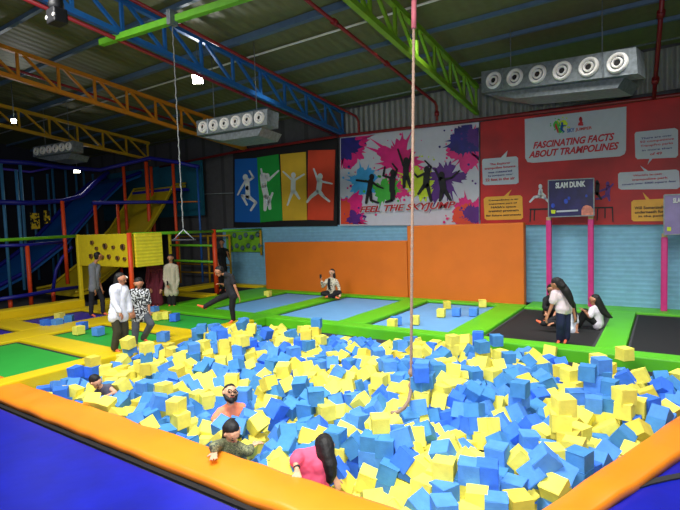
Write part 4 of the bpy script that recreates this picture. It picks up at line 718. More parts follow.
bubble([(483, 159), (516, 156.3), (518, 158), (518.6, 182.5), (516, 184), (485, 185.2), (482.8, 184), (482, 161)], P_bub,
       [('The Explorer', 490, 162.5, 510.5, 165.2, P_text), ('trampoline bounce', 484.5, 166.2, 515.5, 169.2, P_text), ('was measured', 488, 170.6, 512, 172.6, P_navy), ('by jumpers over', 488, 174.2, 513, 176.2, P_navy), ('22 feet in the air', 485.5, 177.6, 515, 180.4, P_text)], [(500, 158.5), (507.5, 150.5), (506, 158)])
bubble([(486, 197), (520, 195.2), (522.3, 197), (523, 217.5), (521, 219.4), (487, 220.2), (484.6, 218.5), (483.6, 199)], P_bubY,
       [('Trampolining is an', 488, 199, 518, 200.9, P_dark), ('important part of', 489, 202.6, 517, 204.6, P_dark), ("NASA's space", 491, 205.8, 516, 208.5, P_dark), ('training program', 488.5, 209.6, 518.5, 212.4, P_dark), ('for future astronauts', 486, 214, 521, 216, P_dark)], [(503, 197), (511.5, 189.5), (508, 196.5)])
bubble([(636, 132), (675, 128), (678, 130), (678, 155), (676, 157.5), (637.5, 159.2), (635.3, 157), (634.6, 134)], P_bub,
       [('There are over', 641, 136, 672, 137.8, P_navy), ('50 competitive', 640, 139.2, 674, 142, P_text), ('TrampPro parks', 640.5, 143.4, 673, 146.2, P_text), ('in more than', 642, 148.2, 672, 150, P_navy), ('of 49', 650, 152.2, 662, 155, P_text)], [(653, 158), (647.5, 164.5), (650, 157.5)])
bubble([(620, 172.5), (676, 169.5), (679, 171), (680, 187), (677, 189), (621, 189.6), (618.3, 188), (618, 174)], P_bub,
       [("World's largest", 633, 173.6, 662, 176.2, P_text), ('trampoline park', 632, 177.6, 668, 180.4, P_text), ('covers over 5000 square feet', 622, 181.8, 676, 184.2, P_navy)], [(645, 172), (640, 165.5), (649, 171.5)])
bubble([(633.5, 200.2), (664, 198.6), (682, 198), (684, 200), (684, 221), (633.5, 221.3), (631.5, 219.5), (631.3, 202)], P_bubY,
       [('Will Somersault', 634.5, 206, 664, 209, P_dark), ('underneath for', 635, 210.4, 664, 213.2, P_dark), ('in the pool', 638.5, 214.8, 663, 217.6, P_dark)], [(646, 200), (642.5, 192), (650, 199.6)])
tf = lambda x, y: (480+x/3.4, 130+y/3.4)
# printed players and trampoline behind the dunk board
fig2d('printed_figure', [[(206, 205, 7), (203, 225, 7)], [(206, 210, 4), (222, 225, 3)], [(200, 226, 5), (185, 228, 4), (170, 244, 3)], [(208, 226, 5), (222, 232, 4), (232, 244, 3)]], (205, 192), BY-.02, P_white, t, tf, 7)
fig2d('printed_figure', [[(436, 195, 8), (433, 218, 8)], [(430, 200, 4), (405, 208, 3)], [(440, 196, 4), (452, 184, 3)], [(430, 222, 5), (412, 232, 4), (395, 234, 3)], [(436, 222, 6), (440, 240, 3)]], (434, 183), BY-.02, P_vio, t, tf, 7)
fig2d('printed_figure', [[(400, 185, 7), (398, 215, 7)], [(398, 215, 5), (412, 235, 3)]], (398, 178), BY-.021, P_dark, t, tf, 7)
bm = bmesh.new()
for L in ([(168, 270), (452, 263)], [(172, 270), (170, 312)], [(185, 270), (184, 308)], [(232, 270), (232, 300)], [(400, 268), (398, 308)], [(425, 266), (425, 300)], [(450, 264), (452, 312)]):
    (x0, y0), (x1, y1) = L; dx, dy = (0, 2.5) if abs(x1-x0) > 50 else (2, 0)
    bm_poly3(bm, [atY(*tf(x0-dx, y0-dy), BY-.02), atY(*tf(x1-dx, y1-dy), BY-.02), atY(*tf(x1+dx, y1+dy), BY-.02), atY(*tf(x0+dx, y0+dy), BY-.02)], (0, 1, 0), .01)
obj('printed_trampoline', bm, P_dark, t)
# hoops: dunk boards on pink padded pillars
def hoop(label, px, Yp, pillars, faded=False):
    c = (Vector(atY(*px[3], Yp))+Vector(atY(*px[2], Yp)))/2
    t = thing('dunk_board', label, 'basketball board', (c.x, Yp, 0))
    b = quad('board', px, Yp-.12, mat('board_navy', (34, 30, 92), .35, var=.3, scale=3) if not faded else mat('board_mauve', (118, 100, 160), .35, var=.1, scale=3), t, .05)
    bm = bmesh.new(); P = [atY(*q, Yp-.13) for q in px]
    for a, b2 in zip(P, P[1:]+P[:1]): bm_bar(bm, a, b2, .04, .03)
    obj('board_frame', bm, M_galv, t)
    for (xa, ya, xb, yb) in pillars:
        A = atY(xa, ya, Yp); B = atY(xb, yb, Yp); x = (A.x+B.x)/2
        p = obj('pillar_padding', one(bm_box, (x, Yp+.05, A.z/2), (.15, .16, A.z), None, .03), M_pink, t)
        obj('pillar_cap', one(bm_box, (x, Yp+.05, A.z+.04), (.13, .13, .1), None, .01), mat('tan_cap', (196, 170, 110), .6), p)
    return t
h = hoop('navy SLAM DUNK board on two pink pillars', [(548.4, 180.5), (593.8, 178.3), (594, 215.5), (548.6, 217)], 15.3, [(550.3, 220, 547.5, 305), (591, 219, 590.5, 308)])
text('SLAM DUNK', 555.5, 181.6, 585.5, 187.6, 15.16, P_white, h, 0, .045)
tf = lambda x, y: (540+x/9.27, 170+y/9.27)
obj('printed_flame', one(bm_poly3, [atY(*tf(x, y), 15.165) for x, y in [(385, 420), (383, 370), (400, 338), (430, 325), (470, 335), (495, 365), (496, 425)]], (0, 1, 0), .005), mat('print_ball', (214, 130, 110), .5, var=.2, scale=8), h)
for x, y, r in [(240, 290, 24), (268, 262, 16), (120, 330, 22), (430, 240, 14)]:
    obj('printed_glow', one(bm_poly3, [atY(*tf(x+r*math.cos(a)*.8, y+r*math.sin(a)), 15.168) for a in np.arange(0, 6.2, .7)], (0, 1, 0), .004), mat('print_electric', (30, 70, 190), .5, var=.2, scale=9), h)
obj('printed_logo', one(bm_poly3, [atY(*tf(x, y), 15.165) for x, y in [(100, 370), (145, 372), (140, 405), (105, 402)]], (0, 1, 0), .004), P_lime, h)
quad('printed_strip', [(556.5, 210.6), (578, 209.6), (578, 211.2), (556.5, 212.4)], 15.166, P_bub, h, .004)
h = hoop('mauve dunk board cut by the right edge, on a pink pillar', [(664.2, 195), (700, 193.5), (700, 233), (664, 235)], 15.3, [(665, 237, 663.5, 313), (700, 237, 699, 315)], True)
text('SLAM DUNK', 673, 197.4, 700, 202.6, 15.16, P_white, h, 0, .045)
obj('printed_logo', one(bm_poly3, [atY(x, y, 15.165) for x, y in [(667, 227), (671, 227), (671, 231), (667, 231)]], (0, 1, 0), .004), P_lime, h)
# ================================================================ TRAMPOLINES AND PADS
def tramp(label, X0, X1, Y0, Y1, m, z=-.035, ed=.05):
    t = thing('trampoline', label, 'trampoline', ((X0+X1)/2, (Y0+Y1)/2, z))
    obj('jump_mat', one(bm_box, ((X0+X1)/2, (Y0+Y1)/2, z-.01), (X1-X0, Y1-Y0, .02)), m, t)
    bm = bmesh.new(); e = ed
    for c, s in [(((X0+X1)/2, Y0+e/2), (X1-X0, e)), (((X0+X1)/2, Y1-e/2), (X1-X0, e)), ((X0+e/2, (Y0+Y1)/2), (e, Y1-Y0-2*e)), ((X1-e/2, (Y0+Y1)/2), (e, Y1-Y0-2*e))]:
        bm_box(bm, (c[0], c[1], z+.006), (s[0], s[1], .012))
    obj('webbing_edge', bm, M_dark if m is not M_black else mat('grey_webbing', (56, 56, 60), .8), t)
    return t
def pad(label, X0, X1, Y0, Y1, m, z0=-.2, z1=.04, bev=.03, cat='safety pad'):
    return solo('safety_pad', one(bm_box, ((X0+X1)/2, (Y0+Y1)/2, (z0+z1)/2), (X1-X0, Y1-Y0, z1-z0), None, bev), m, label, cat)
tramp('light blue trampoline farthest left, beside the boy in black', -12.45, -10.35, 10.58, 14.6, M_lblue)
tramp('light blue trampoline whose far corner touches the seated woman', -9.62, -7.3, 10.58, 14.6, M_lblue)
tramp('light blue trampoline with six foam cubes lying on it', -6.42, -4.2, 10.58, 14.6, M_lblue)
tramp('black trampoline with the three girls on it', -3.4, -1.16, 10.55, 14.55, M_black)
tramp('empty black trampoline cut by the right edge', -.6, 1.8, 10.5, 14.85, M_black)
tramp('third black trampoline beyond the right edge of the photo', 2.4, 4.8, 10.5, 14.85, M_black) if False else None
pad('green pad between the two left light blue trampolines', -10.34, -9.63, 10.59, 14.6, M_green)
pad('green pad ending where the woman sits against the orange wall', -7.28, -6.44, 10.59, 14.6, M_green)
pad('green pad between light blue and black trampolines', -4.18, -3.42, 10.59, 14.6, M_green)
pad('green pad between the two black trampolines', -1.14, -.62, 10.56, 14.6, M_green)
pad('green pad left of the leftmost light blue trampoline', -13.85, -12.47, 10.59, 14.6, M_green)
pad('green pad beyond the empty black trampoline', 1.82, 4.2, 10.56, 14.8, M_green)
pad('long green pad at the foot of the orange wall', -13.85, -3.42, 14.61, 15.0, M_green)
pad('green pad at the foot of the blue ribbed wall, under the dunk pillars', -3.4, 4.2, 14.86, 15.7, M_green)
pad('short green pad behind the first black trampoline', -3.4, -.62, 14.57, 14.85, M_green)
pad('long green pad edging the far side of the foam pit', -9.45, 4.2, 10.1, 10.53, M_green, -.75, .05)
pad('green pad turning left from the pit corner past the boy in black', -14.6, -9.47, 9.72, 10.57, M_green)
# left field, yellow framed
tramp('bright green trampoline nearest the left edge', -13.3, -9.95, 2.5, 5.3, M_gmat)
tramp('green trampoline behind the girl in the white shirt', -13.3, -9.95, 6.0, 7.5, M_gmat)
tramp('green trampoline under the stepping boy in black', -13.3, -9.95, 8.1, 9.65, M_gmat)
tramp('violet blue trampoline where the boy in grey walks', -16.5, -14.45, 6.6, 8.55, M_purple)
tramp('violet blue trampoline cut by the left edge of the photo', -16.5, -14.45, 3.6, 5.85, M_purple)
pad('yellow pad edging the left side of the foam pit', -9.93, -9.5, 2.2, 9.7, M_ypad, -.75, .05)
pad('yellow pad between the green and the violet trampolines', -14.43, -13.32, 2.5, 9.68, M_ypad)
pad('yellow pad between first and second green trampolines', -13.3, -9.95, 5.32, 5.98, M_ypad)
pad('yellow pad between second and third green trampolines', -13.3, -9.95, 7.52, 8.08, M_ypad)
pad('yellow pad between the two violet blue trampolines', -16.5, -14.45, 5.87, 6.58, M_ypad)
pad('yellow pad behind the violet trampoline of the boy in grey', -16.5, -14.45, 8.57, 9.65, M_ypad)
pad('narrow yellow pad at the foot of the yellow kerb', -16.98, -16.52, 3, 9.65, M_ypad)
pad('raised yellow kerb running from the left edge to the climbing panel', -17.5, -17.0, 3, 9.0, M_ypad, -.2, .3, .06, 'kerb')
# far left black jump court
tramp('small black trampoline behind the two standing women', -16.9, -14.7, 10.1, 12.3, M_black)
tramp('small black trampoline beneath the green ladder frame', -16.9, -14.5, 12.85, 15.3, M_black)
pad('yellow pad between the two small black trampolines', -17.2, -14.5, 12.32, 12.83, M_ypad, -.2, .1)
pad('yellow pad along the blue padded wall, far left', -17.2, -14.4, 15.32, 15.7, M_ypad, -.2, .1)
pad('yellow pad on the left of the small black trampolines', -17.5, -16.92, 9.7, 15.3, M_ypad, -.2, .14)
pad('green pad on the right of the small black trampolines', -14.48, -13.87, 10.6, 15.3, M_green)
# orange pads at the near edge of the pit
def rumpled(bm, amp=.012, s=2.2):
    for v in bm.verts:
        v.co.z += amp*noise.noise(v.co*s)*2; v.co.y += amp*noise.noise(v.co*s+Vector((9, 3, 1)))
def long_pad(bm, a, b, w0, w1, z0, z1, n=50):
    """soft rounded pad from a to b with widths w0..w1 to the right of the direction"""
    a = Vector(a); b = Vector(b); d = (b-a).normalized(); nr = Vector((d.y, -d.x, 0)); rings = []
    prof = [(0, z0), (0, z1-.05), (.04, z1-.012), (.12, z1), (.5, z1+.012), (.88, z1), (.96, z1-.012), (1, z1-.05), (1, z0)]
    for i in range(n+1):
        p = a.lerp(b, i/n); w = w0+(w1-w0)*i/n
        rings.append([bm.verts.new(p+nr*(w*u)+Vector((0, 0, z))) for u, z in prof])
    for i in range(n):
        for k in range(len(prof)-1):
            f = bm.faces.new((rings[i][k], rings[i][k+1], rings[i+1][k+1], rings[i+1][k])); f.smooth = True
        bm.faces.new((rings[i][-1], rings[i][0], rings[i+1][0], rings[i+1][-1]))
    bm.faces.new(rings[0]); bm.faces.new(rings[-1][::-1])
    bmesh.ops.recalc_face_normals(bm, faces=bm.faces[:])
bm = bmesh.new(); long_pad(bm, (-10.3, 3.8, 0), (-1.25, 3.8, 0), .55, .55, -.1, .0, 90); rumpled(bm)
solo('pit_edge_pad', bm, M_orange, 'long orange pad along the near left edge of the foam pit', 'safety pad')
a = Vector((-1.22, 3.8, 0)); b = Vector((.18, 7.56, 0))
bm = bmesh.new(); long_pad(bm, a+Vector((-.02, -.3, 0)), b, .24, .46, -.1, .0, 50); rumpled(bm)
solo('pit_edge_pad', bm, M_orange, 'diagonal orange pad at the near right edge of the foam pit', 'safety pad')
bm = bmesh.new(); long_pad(bm, b+Vector((.06, .14, 0)), (1.1, 9.98, 0), .4, .4, -.1, .0, 20)
solo('pit_edge_pad', bm, M_orange, 'orange pad continuing past the pink post, beyond the right edge', 'safety pad')
bm = one(bm_box, (b.x+.36, b.y-.12, .5), (.24, .22, 1.25), None, .05); solo('corner_post', bm, M_pink, 'pink padded post at the end of the diagonal orange pad', 'post')
# foreground trampolines, deep blue
t = thing('trampoline', 'huge deep blue trampoline filling the bottom left corner', 'trampoline', (-5.5, 1, -.13))
obj('jump_mat', one(bm_box, (-6.0, .2, -.14), (11.2, 5.9, .04)), M_bmat, t)
obj('webbing_edge', one(bm_box, (-6.0, 3.215, -.125), (11.2, .06, .03)), M_black, t)
t = thing('trampoline', 'deep blue trampoline with a curved grey edge, bottom right corner', 'trampoline', (1, 4, -.13))
obj('pad_cover', one(bm_prism, [(-.3, 2.6), (3.5, 2.6), (3.5, 8), (.7, 8), (.55, 7.3), (-.82, 4.1)], -.16, -.1), M_bmat, t)
pts = [fl(x, y, -.09) for x, y in [(560, 522), (585, 508), (607, 498), (628, 489), (648, 482.5), (668, 478), (690, 474), (720, 470)]]
bm = bmesh.new(); 
for p, q in zip(pts, pts[1:]): bm_bar(bm, p, q, .075, .015)
obj('webbing_edge', bm, M_dark, t)
bm = bmesh.new(); bm_prism(bm, [(p.x+.1, p.y-.06) for p in pts]+[(3.2, 4.2), (3.2, 2.8), (.2, 2.8)], -.1, -.09); obj('jump_mat', bm, M_bmat, t)
# ================================================================ FOAM CUBES
S = .215
def cube_mesh(name, m, seed):
    rnd = random.Random(seed); bm = bmesh.new(); bm_box(bm, (0, 0, 0), (S, S, S), None, .008)
    for v in bm.verts: v.co *= 1+rnd.uniform(-.02, .02)
    for v in bm.verts: v.co += Vector((v.co.y*v.co.z, v.co.x*v.co.z, v.co.x*v.co.y))*rnd.uniform(-.5, .5)
    me = bpy.data.meshes.new(name); bm.to_mesh(me); bm.free(); me.materials.append(m); return me
M_fb2 = mat('blue_foam_vivid', (62, 118, 228), .9, var=.06, scale=9, bump=.15, bscale=60, spec=.2)
M_fb3 = mat('blue_foam_worn', (72, 136, 196), .9, var=.06, scale=9, bump=.15, bscale=60, spec=.2)
M_fy2 = mat('yellow_foam_worn', (222, 204, 82), .9, var=.05, scale=9, bump=.15, bscale=60, spec=.2)
YM = [cube_mesh('yellow_cube', m, i) for i, m in enumerate([M_fy, M_fy, M_fy, M_fy, M_fy2])]
BM = [cube_mesh('blue_cube', m, 7+i) for i, m in enumerate([M_fb, M_fb, M_fb3, M_fb3, M_fb2])]
CUBES = []
for i in range(0, len(CUBE_DATA), 7):
    x, y, z, a, b, c, k = CUBE_DATA[i:i+7]
    CUBES.append((x/100, y/100, z/100, math.radians(a), math.radians(b), math.radians(c), 'Y' if k else 'B'))
LAND = [((-4.4, 4.15), 'next to the girl in the olive top'), ((-3.1, 4.2), 'next to the girl in pink'), ((-5.15, 4.75), 'next to the man in the orange shirt'),
        ((-7.7, 4.35), 'next to the dark haired child'), ((-3.05, 6.1), 'around the end of the climbing rope')]
def cube_label(x, y, c):
    col = 'yellow' if c == 'Y' else 'blue'
    for (px, py), w in LAND:
        if math.hypot(x-px, y-py) < .62: return '%s foam cube in the pit, %s' % (col, w)
    u = ((x+1.22)*3.76-(y-3.8)*1.4)/4.01
    if u > -.75: w = 'along the diagonal orange pad'
    elif y < 4.7: w = 'in the row against the long orange pad'
    elif x < -8.6: w = 'near the yellow left edge of the pit'
    elif x > -2.6: w = 'in the right part of the pit, away from its edge'
    elif x < -5.2: w = 'in the left part of the pit, away from its edge'
    else: w = 'in the middle of the pit, away from its edge'
    return '%s foam cube %s' % (col, w)
NI = 300
for i, (x, y, z, a, b, c, k) in enumerate(CUBES[:NI]):
    o = bpy.data.objects.new('foam_cube', (YM if k == 'Y' else BM)[i % 5]); C.objects.link(o)
    o.location = (x, y, z); o.rotation_euler = (a, b, c)
    lab = cube_label(x, y, k); tag(o, lab, 'foam cube', 'foam cubes in the pit: '+lab)
bm = bmesh.new()
V = []; Fc = []; MI = []; unit = []
tb = bmesh.new(); bm_box(tb, (0, 0, 0), (S, S, S), None, .008); tb.verts.ensure_lookup_table()
uv = [v.co.copy() for v in tb.verts]; uf = [[v.index for v in f.verts] for f in tb.faces]; tb.free()
rnd = random.Random(4)
for (x, y, z, a, b, c, k) in CUBES[NI:]:
    R = Euler((a, b, c)).to_matrix(); o0 = len(V); j = (rnd.choice([0, 0, 0, 1]) if k == 'Y' else rnd.choice([2, 2, 3, 3, 4])); sc = rnd.uniform(.97, 1.03)
    for p in uv: V.append(R @ (p*sc)+Vector((x, y, z)))
    for f in uf: Fc.append([q+o0 for q in f]); MI.append(j)
me = bpy.data.meshes.new('foam_cube_heap'); me.from_pydata(V, [], Fc)
for m in (M_fy, M_fy2, M_fb, M_fb3, M_fb2): me.materials.append(m)
me.polygons.foreach_set('material_index', MI); bm.free()
o = bpy.data.objects.new('foam_cube_heap', me); C.objects.link(o)
tag(o, 'heap of smaller looking blue and yellow foam cubes filling the rest of the pit', 'foam cubes', None, 'stuff')
# cubes lying against the people in the pit
for x, y, D, k, r, lab in [(222.5, 427, 6.7, 'B', (.4, .3, .2), 'blue foam cube against the chest of the man in orange, below his raised hand'), (247.5, 420, 6.85, 'B', (.2, .5, .9), 'blue foam cube at the elbow of the man in orange'),
        (238, 427, 6.6, 'B', (.9, .2, .5), 'blue foam cube between the man in orange and the girl in olive'), (257, 424, 6.6, 'Y', (.3, .8, .1), 'yellow foam cube next to the blue one at the elbow of the man in orange'),
        (91, 402, 8.35, 'Y', (.5, .3, 1.), 'yellow foam cube left under the chin of the dark haired child'), (107, 406, 8.25, 'Y', (.3, .2, .4), 'yellow foam cube right below the folded arms of the child'), (120, 402, 8.35, 'B', (.6, .4, .2), 'blue foam cube at the elbow of the dark haired child')]:
    h = ray(x, y); hd = math.hypot(h.x, h.y); p = EYE+h*(D/hd)
    o = bpy.data.objects.new('foam_cube', (YM if k == 'Y' else BM)[0]); C.objects.link(o); o.location = p; o.rotation_euler = r
    tag(o, lab, 'foam cube', 'foam cubes touching the people in the pit')
# loose cubes on the mats
loose = [(392.5, 328.5, 'Y', .1, 'yellow foam cube at the front left of the third light blue trampoline'), (396.5, 325.5, 'B', .9, 'blue foam cube half hidden behind a yellow one, on the third light blue trampoline'),
         (415, 325, 'Y', .3, 'yellow foam cube right behind the climbing rope on the light blue trampoline'), (441.3, 317.5, 'Y', .2, 'yellow foam cube left of the two blue ones on the third light blue trampoline'),
         (447, 309, 'Y', .5, 'yellow foam cube lying rearmost, left, on the third light blue trampoline'), (456.5, 316.5, 'B', .15, 'left of the two blue foam cubes on the third light blue trampoline'),
         (474, 316.5, 'B', .1, 'right of the two blue foam cubes on the third light blue trampoline'), (482.5, 307.5, 'Y', .4, 'yellow foam cube by the foot of the orange wall, behind the right blue cube'),
         (268, 297, 'Y', .2, 'yellow foam cube alone at the left foot of the orange wall'), (46, 327.5, 'B', .1, 'blue foam cube nearest the left on the violet trampoline'),
         (57.5, 327, 'B', .2, 'blue foam cube in the middle of the violet trampoline'), (60, 320.5, 'Y', .3, 'yellow foam cube behind the blue ones on the violet trampoline'),
         (69.5, 323, 'B', .8, 'blue foam cube tilted, rightmost on the violet trampoline'), (79, 335, 'Y', .1, 'yellow foam cube in the corner of the second green trampoline'),
         (82.5, 330.5, 'B', .3, 'blue foam cube behind the yellow one in the green trampoline corner'), (98.5, 336, 'B', .15, 'blue foam cube alone in the middle of the second green trampoline'),
         (154.5, 313.5, 'B', .2, 'blue foam cube at the feet of the woman in maroon'), (158, 320.5, 'Y', .1, 'yellow foam cube left of its pair, right of the patterned shirt boy'),
         (166.5, 319.5, 'Y', .5, 'yellow foam cube right of its pair, below the woman in beige'), (175, 321.5, 'B', .3, 'blue foam cube below the woman in beige on the green mat'),
         (163.5, 342, 'B', .4, 'blue foam cube lying on the yellow pad right of the patterned shirt boy'), (624.5, 361, 'Y', .8, 'yellow foam cube balanced on the green pit edge between the black trampolines'),
         (496.5, 346.5, 'B', .6, 'blue foam cube perched on the green pit edge by the first black trampoline')]
for i, (x, y, c, r, lab) in enumerate(loose):
    p = fl(x, y, -.02); me = (YM if c == 'Y' else BM)[i % 5]; o = bpy.data.objects.new('foam_cube', me); C.objects.link(o)
    hi = (y > 342 and x > 400) or (x == 163.5); zb = .055 if hi else -.018
    p = fl(x, y, zb); n = Vector((p.x, p.y, 0)).normalized()*S*.45
    if -14.5 < p.x < -14.4: n.x += .2
    o.location = (p.x+n.x, p.y+n.y, zb+S/2+.004); o.rotation_euler = (0, 0, r+YAW*0)
    tag(o, lab, 'foam cube', 'loose foam cubes on the trampolines')
# ================================================================ LEFT SIDE: RAILS, CLIMBING PANEL, LADDER FRAME
def pole(nm, a, b, r, m, par): return obj(nm, one(bm_tube, [a, b], r, 10), m, par)
ZR = 2.53
t = thing('green_rail', 'long green padded rail from the left edge to the climbing panel', 'rail', (-17.4, 5, 0))
pole('rail_padding', (-17.4, 2.5, 2.40), (-17.4, 9.0, ZR), .055, M_limeframe, t)
pole('rail_post', (-17.4, 2.6, 0), (-17.4, 2.6, 2.4), .04, M_yellow, t)
t = thing('green_rail', 'green padded rail from climbing panel to the orange wall', 'rail', (-14.75, 12, 0))
pole('rail_padding', (-14.2, 9.2, ZR), (-15.05, 13.3, ZR), .055, M_limeframe, t)
pole('rail_padding', (-15.05, 13.3, ZR), (-14.7, 15.65, ZR), .055, M_limeframe, t)
# climbing panel with holes
t = thing('climbing_wall', 'yellow climbing panel with round hand holes between two posts', 'climbing panel', (-15.8, 9.2, 0))
YP = 9.12; Zt, Zb_ = 2.56, 1.47; xa, xb = -17.35, -14.2
holes = [(440+x/4.857, y) for x, y in []]
hp = [(450, 110, 10), (472, 138, 8), (513, 127, 13), (553, 133, 8), (599, 131, 13), (445, 176, 11), (532, 178, 10), (574, 185, 10), (608, 189, 8), (500, 180, 9)]
obj('panel_sheet', one(bm_box, ((xa+xb)/2, YP, (Zt+Zb_)/2), (xb-xa, .12, Zt-Zb_), None, .02), M_yellow, t)
for x, y, r in hp:
    p = atY(x/4.857, 220+y/4.857, YP-.07); rr = r/4.857*.034
    hh = obj('hand_hole', bmring(p, Vector((0, 1, 0)), rr*1.15, rr, 14), mat('tan_ring', (120, 84, 40), .6), t)
    obj('hole_recess', one(bm_tube, [p+Vector((0, -.012, 0)), p+Vector((0, .01, 0))], rr, 14), M_hole, hh)
obj('side_panel', one(bm_box, (-14.12, YP+.55, (Zt+Zb_)/2), (.1, 1.0, Zt-Zb_), None, .02), mat_wave('ribbed_yellow', (240, 222, 50), 'Z', .11, .5, dark=.93, strength=.25), t)
obj('inner_panel', one(bm_box, (-17.38, YP+.6, (Zt+Zb_)/2), (.1, 1.1, Zt-Zb_), None, .02), M_yellow, t)
obj('post', one(bm_box, (-17.42, 9.1, 1.28), (.13, .13, 2.6), None, .03), M_yellow, t)
obj('post', one(bm_tube, [(-14.16, 9.02, 0), (-14.16, 9.02, 2.58)], .075), M_orpost, t)
# ladder frame
t = thing('ladder_frame', 'frame of green bars between a yellow and an orange post', 'play frame', (-16.2, 13.3, 0))
obj('post', one(bm_tube, [(-15.05, 13.3, 0), (-15.05, 13.3, 2.6)], .09), M_orpost, t)
obj('post', one(bm_box, (-17.75, 13.2, 1.25), (.1, .1, 2.5), None, .02), M_yellow, t)
pole('bar', (-17.75, 13.2, 1.98), (-15.05, 13.3, 1.95), .05, M_limeframe, t)
pole('bar', (-17.75, 13.2, 1.32), (-15.05, 13.3, 1.29), .05, M_limeframe, t)
t = thing('back_frame', 'yellow steel frame standing behind the green bars', 'play frame', (-18, 15.3, 0))
for x in (178.5, 208.0, 229.5):
    p = atY(x, 240, 15.4); pole('post', (p.x, 15.4, 0), (p.x, 15.4, 2.35), .05, M_yelframe, t)
for z in (2.3, .95, .55):
    pole('cross_bar', (atY(178.5, 240, 15.4).x, 15.4, z), (atY(229.5, 240, 15.4).x, 15.4, z), .04, M_yelframe, t)
# spotted green panel on the wall
t = thing('climbing_wall', 'green climbing panel with blue grey holds above the blue padding', 'climbing panel', (-15.9, 15.6, 1.5))
obj('panel_sheet', one(bm_box, (-15.78, 15.66, 2.0), (2.2, .08, .92), None, .01), mat('panel_green', (120, 180, 40), .5), t)
for r in range(2):
    for c in range(6):
        p = Vector((-16.65+c*.36+(.12 if r else 0), 15.6, 2.24-.48*r+(.06 if c % 2 else -.04)))
        bm = bmesh.new(); bm_tube(bm, [p, p+Vector((0, -.06, 0))], [.13, .09], 6); obj('hold', bm, mat('hold_grey', (84, 112, 120), .6), t)
pole('post', (-14.68, 15.6, 1.4), (-14.68, 15.6, 2.5), .05, M_yelframe, t)
# conduit and dim grey wall posts left of posters
bm = one(bm_tube, [atY(128, 197, 15.8), atY(234, 193, 15.8)], .02); solo('wall_conduit', bm, M_galv, 'thin horizontal conduit on dark wall left of the posters', 'pipe')
# ================================================================ SOFT PLAY
t = thing('soft_play_frame', 'dark multi level soft play frame with orange and blue padded posts', 'play structure', (-20, 11, 0))
def post(x0, y0, x1, y1, X, m, r=.07, z0=None):
    A = atX(x0, y0, X); B = atX(x1, y1, X); y = (A.y+B.y)/2
    obj('padded_post', one(bm_tube, [(X, y, A.z), (X, y, max(B.z, 0) if z0 is None else z0)], r), m, t)
post(27.8, 245.7, 30.9, 308, -18.9, M_orpost); post(62, 201, 68, 284, -19.2, M_orpost); post(53, 290, 54, 303, -19.4, M_orpost); post(9.8, 298, 11, 310, -18.9, M_orpost)
post(97, 201, 98.5, 300, -20.2, M_orpost); post(119, 201, 121, 290, -20.2, M_orpost); post(124.7, 165, 129, 285, -21, M_orpost)
post(148.2, 162, 151, 284, -19.7, M_orpost, .085); post(153.4, 167, 155, 284, -20.6, M_orpost); post(174.6, 164, 177.5, 283, -18.6, M_orpost)
post(198.6, 168, 201.5, 282, -17.6, M_bluepost, .05)
for x, yt, yb, X in [(2, 160, 300, -21.8), (17, 170, 290, -21.6), (21, 165, 290, -22.4), (53, 168, 285, -26.3), (66, 170, 285, -26.3), (84, 170, 280, -26.4), (48, 174, 280, -26.8), (33, 177, 280, -27), (76, 172, 230, -26.5), (93, 174, 230, -27)]:
    post(x, yt, x+(yb-yt)*.055, yb, X, mat('pale_blue_post', (66, 136, 186), .5), .06)
def rail(pts, r, m, nm='padded_rail'): obj(nm, one(bm_tube, [Vector(p) for p in pts], r), m, t)
rail([atX(-5, 161, -21.5), atX(30, 163, -21.5), atX(60, 167, -21.5), atX(100, 170, -21.5), atX(125, 164, -20.9), atX(150, 158, -19.8), atX(176, 162, -18.7), atX(199, 167, -17.7)], .09, M_dblue)
rail([atX(-5, 202, -21.5), atX(30, 203, -21.5), atX(62, 201, -21.5), atX(82, 196, -21.5), atX(95, 183, -21.5), atX(108, 172, -21.5)], .1, M_dblue)
rail([atX(92, 203, -20.1), atX(150, 202, -19.6), atX(178, 202, -18.6)], .08, M_dblue); rail([atX(178, 202, -18.5), atX(200, 201.5, -17.6)], .03, M_wood)
rail([atX(-5, 246, -18.9), atX(27, 245, -18.9), atX(62, 242, -19.1)], .06, M_dblue); rail([atX(-5, 300, -18.7), atX(28, 295, -18.8), atX(55, 290, -19.0), atX(80, 287, -19.2)], .07, M_dblue)
rail([atX(53, 290, -19.3), atX(56, 270, -19.3), atX(62, 258, -19.3), atX(72, 247, -19.3)], .06, M_dblue, 'curved_rail')
rail([atX(-5, 168, -24), atX(30, 172, -24), atX(60, 166, -24)], .05, mat('violet_rail', (90, 70, 210), .4))
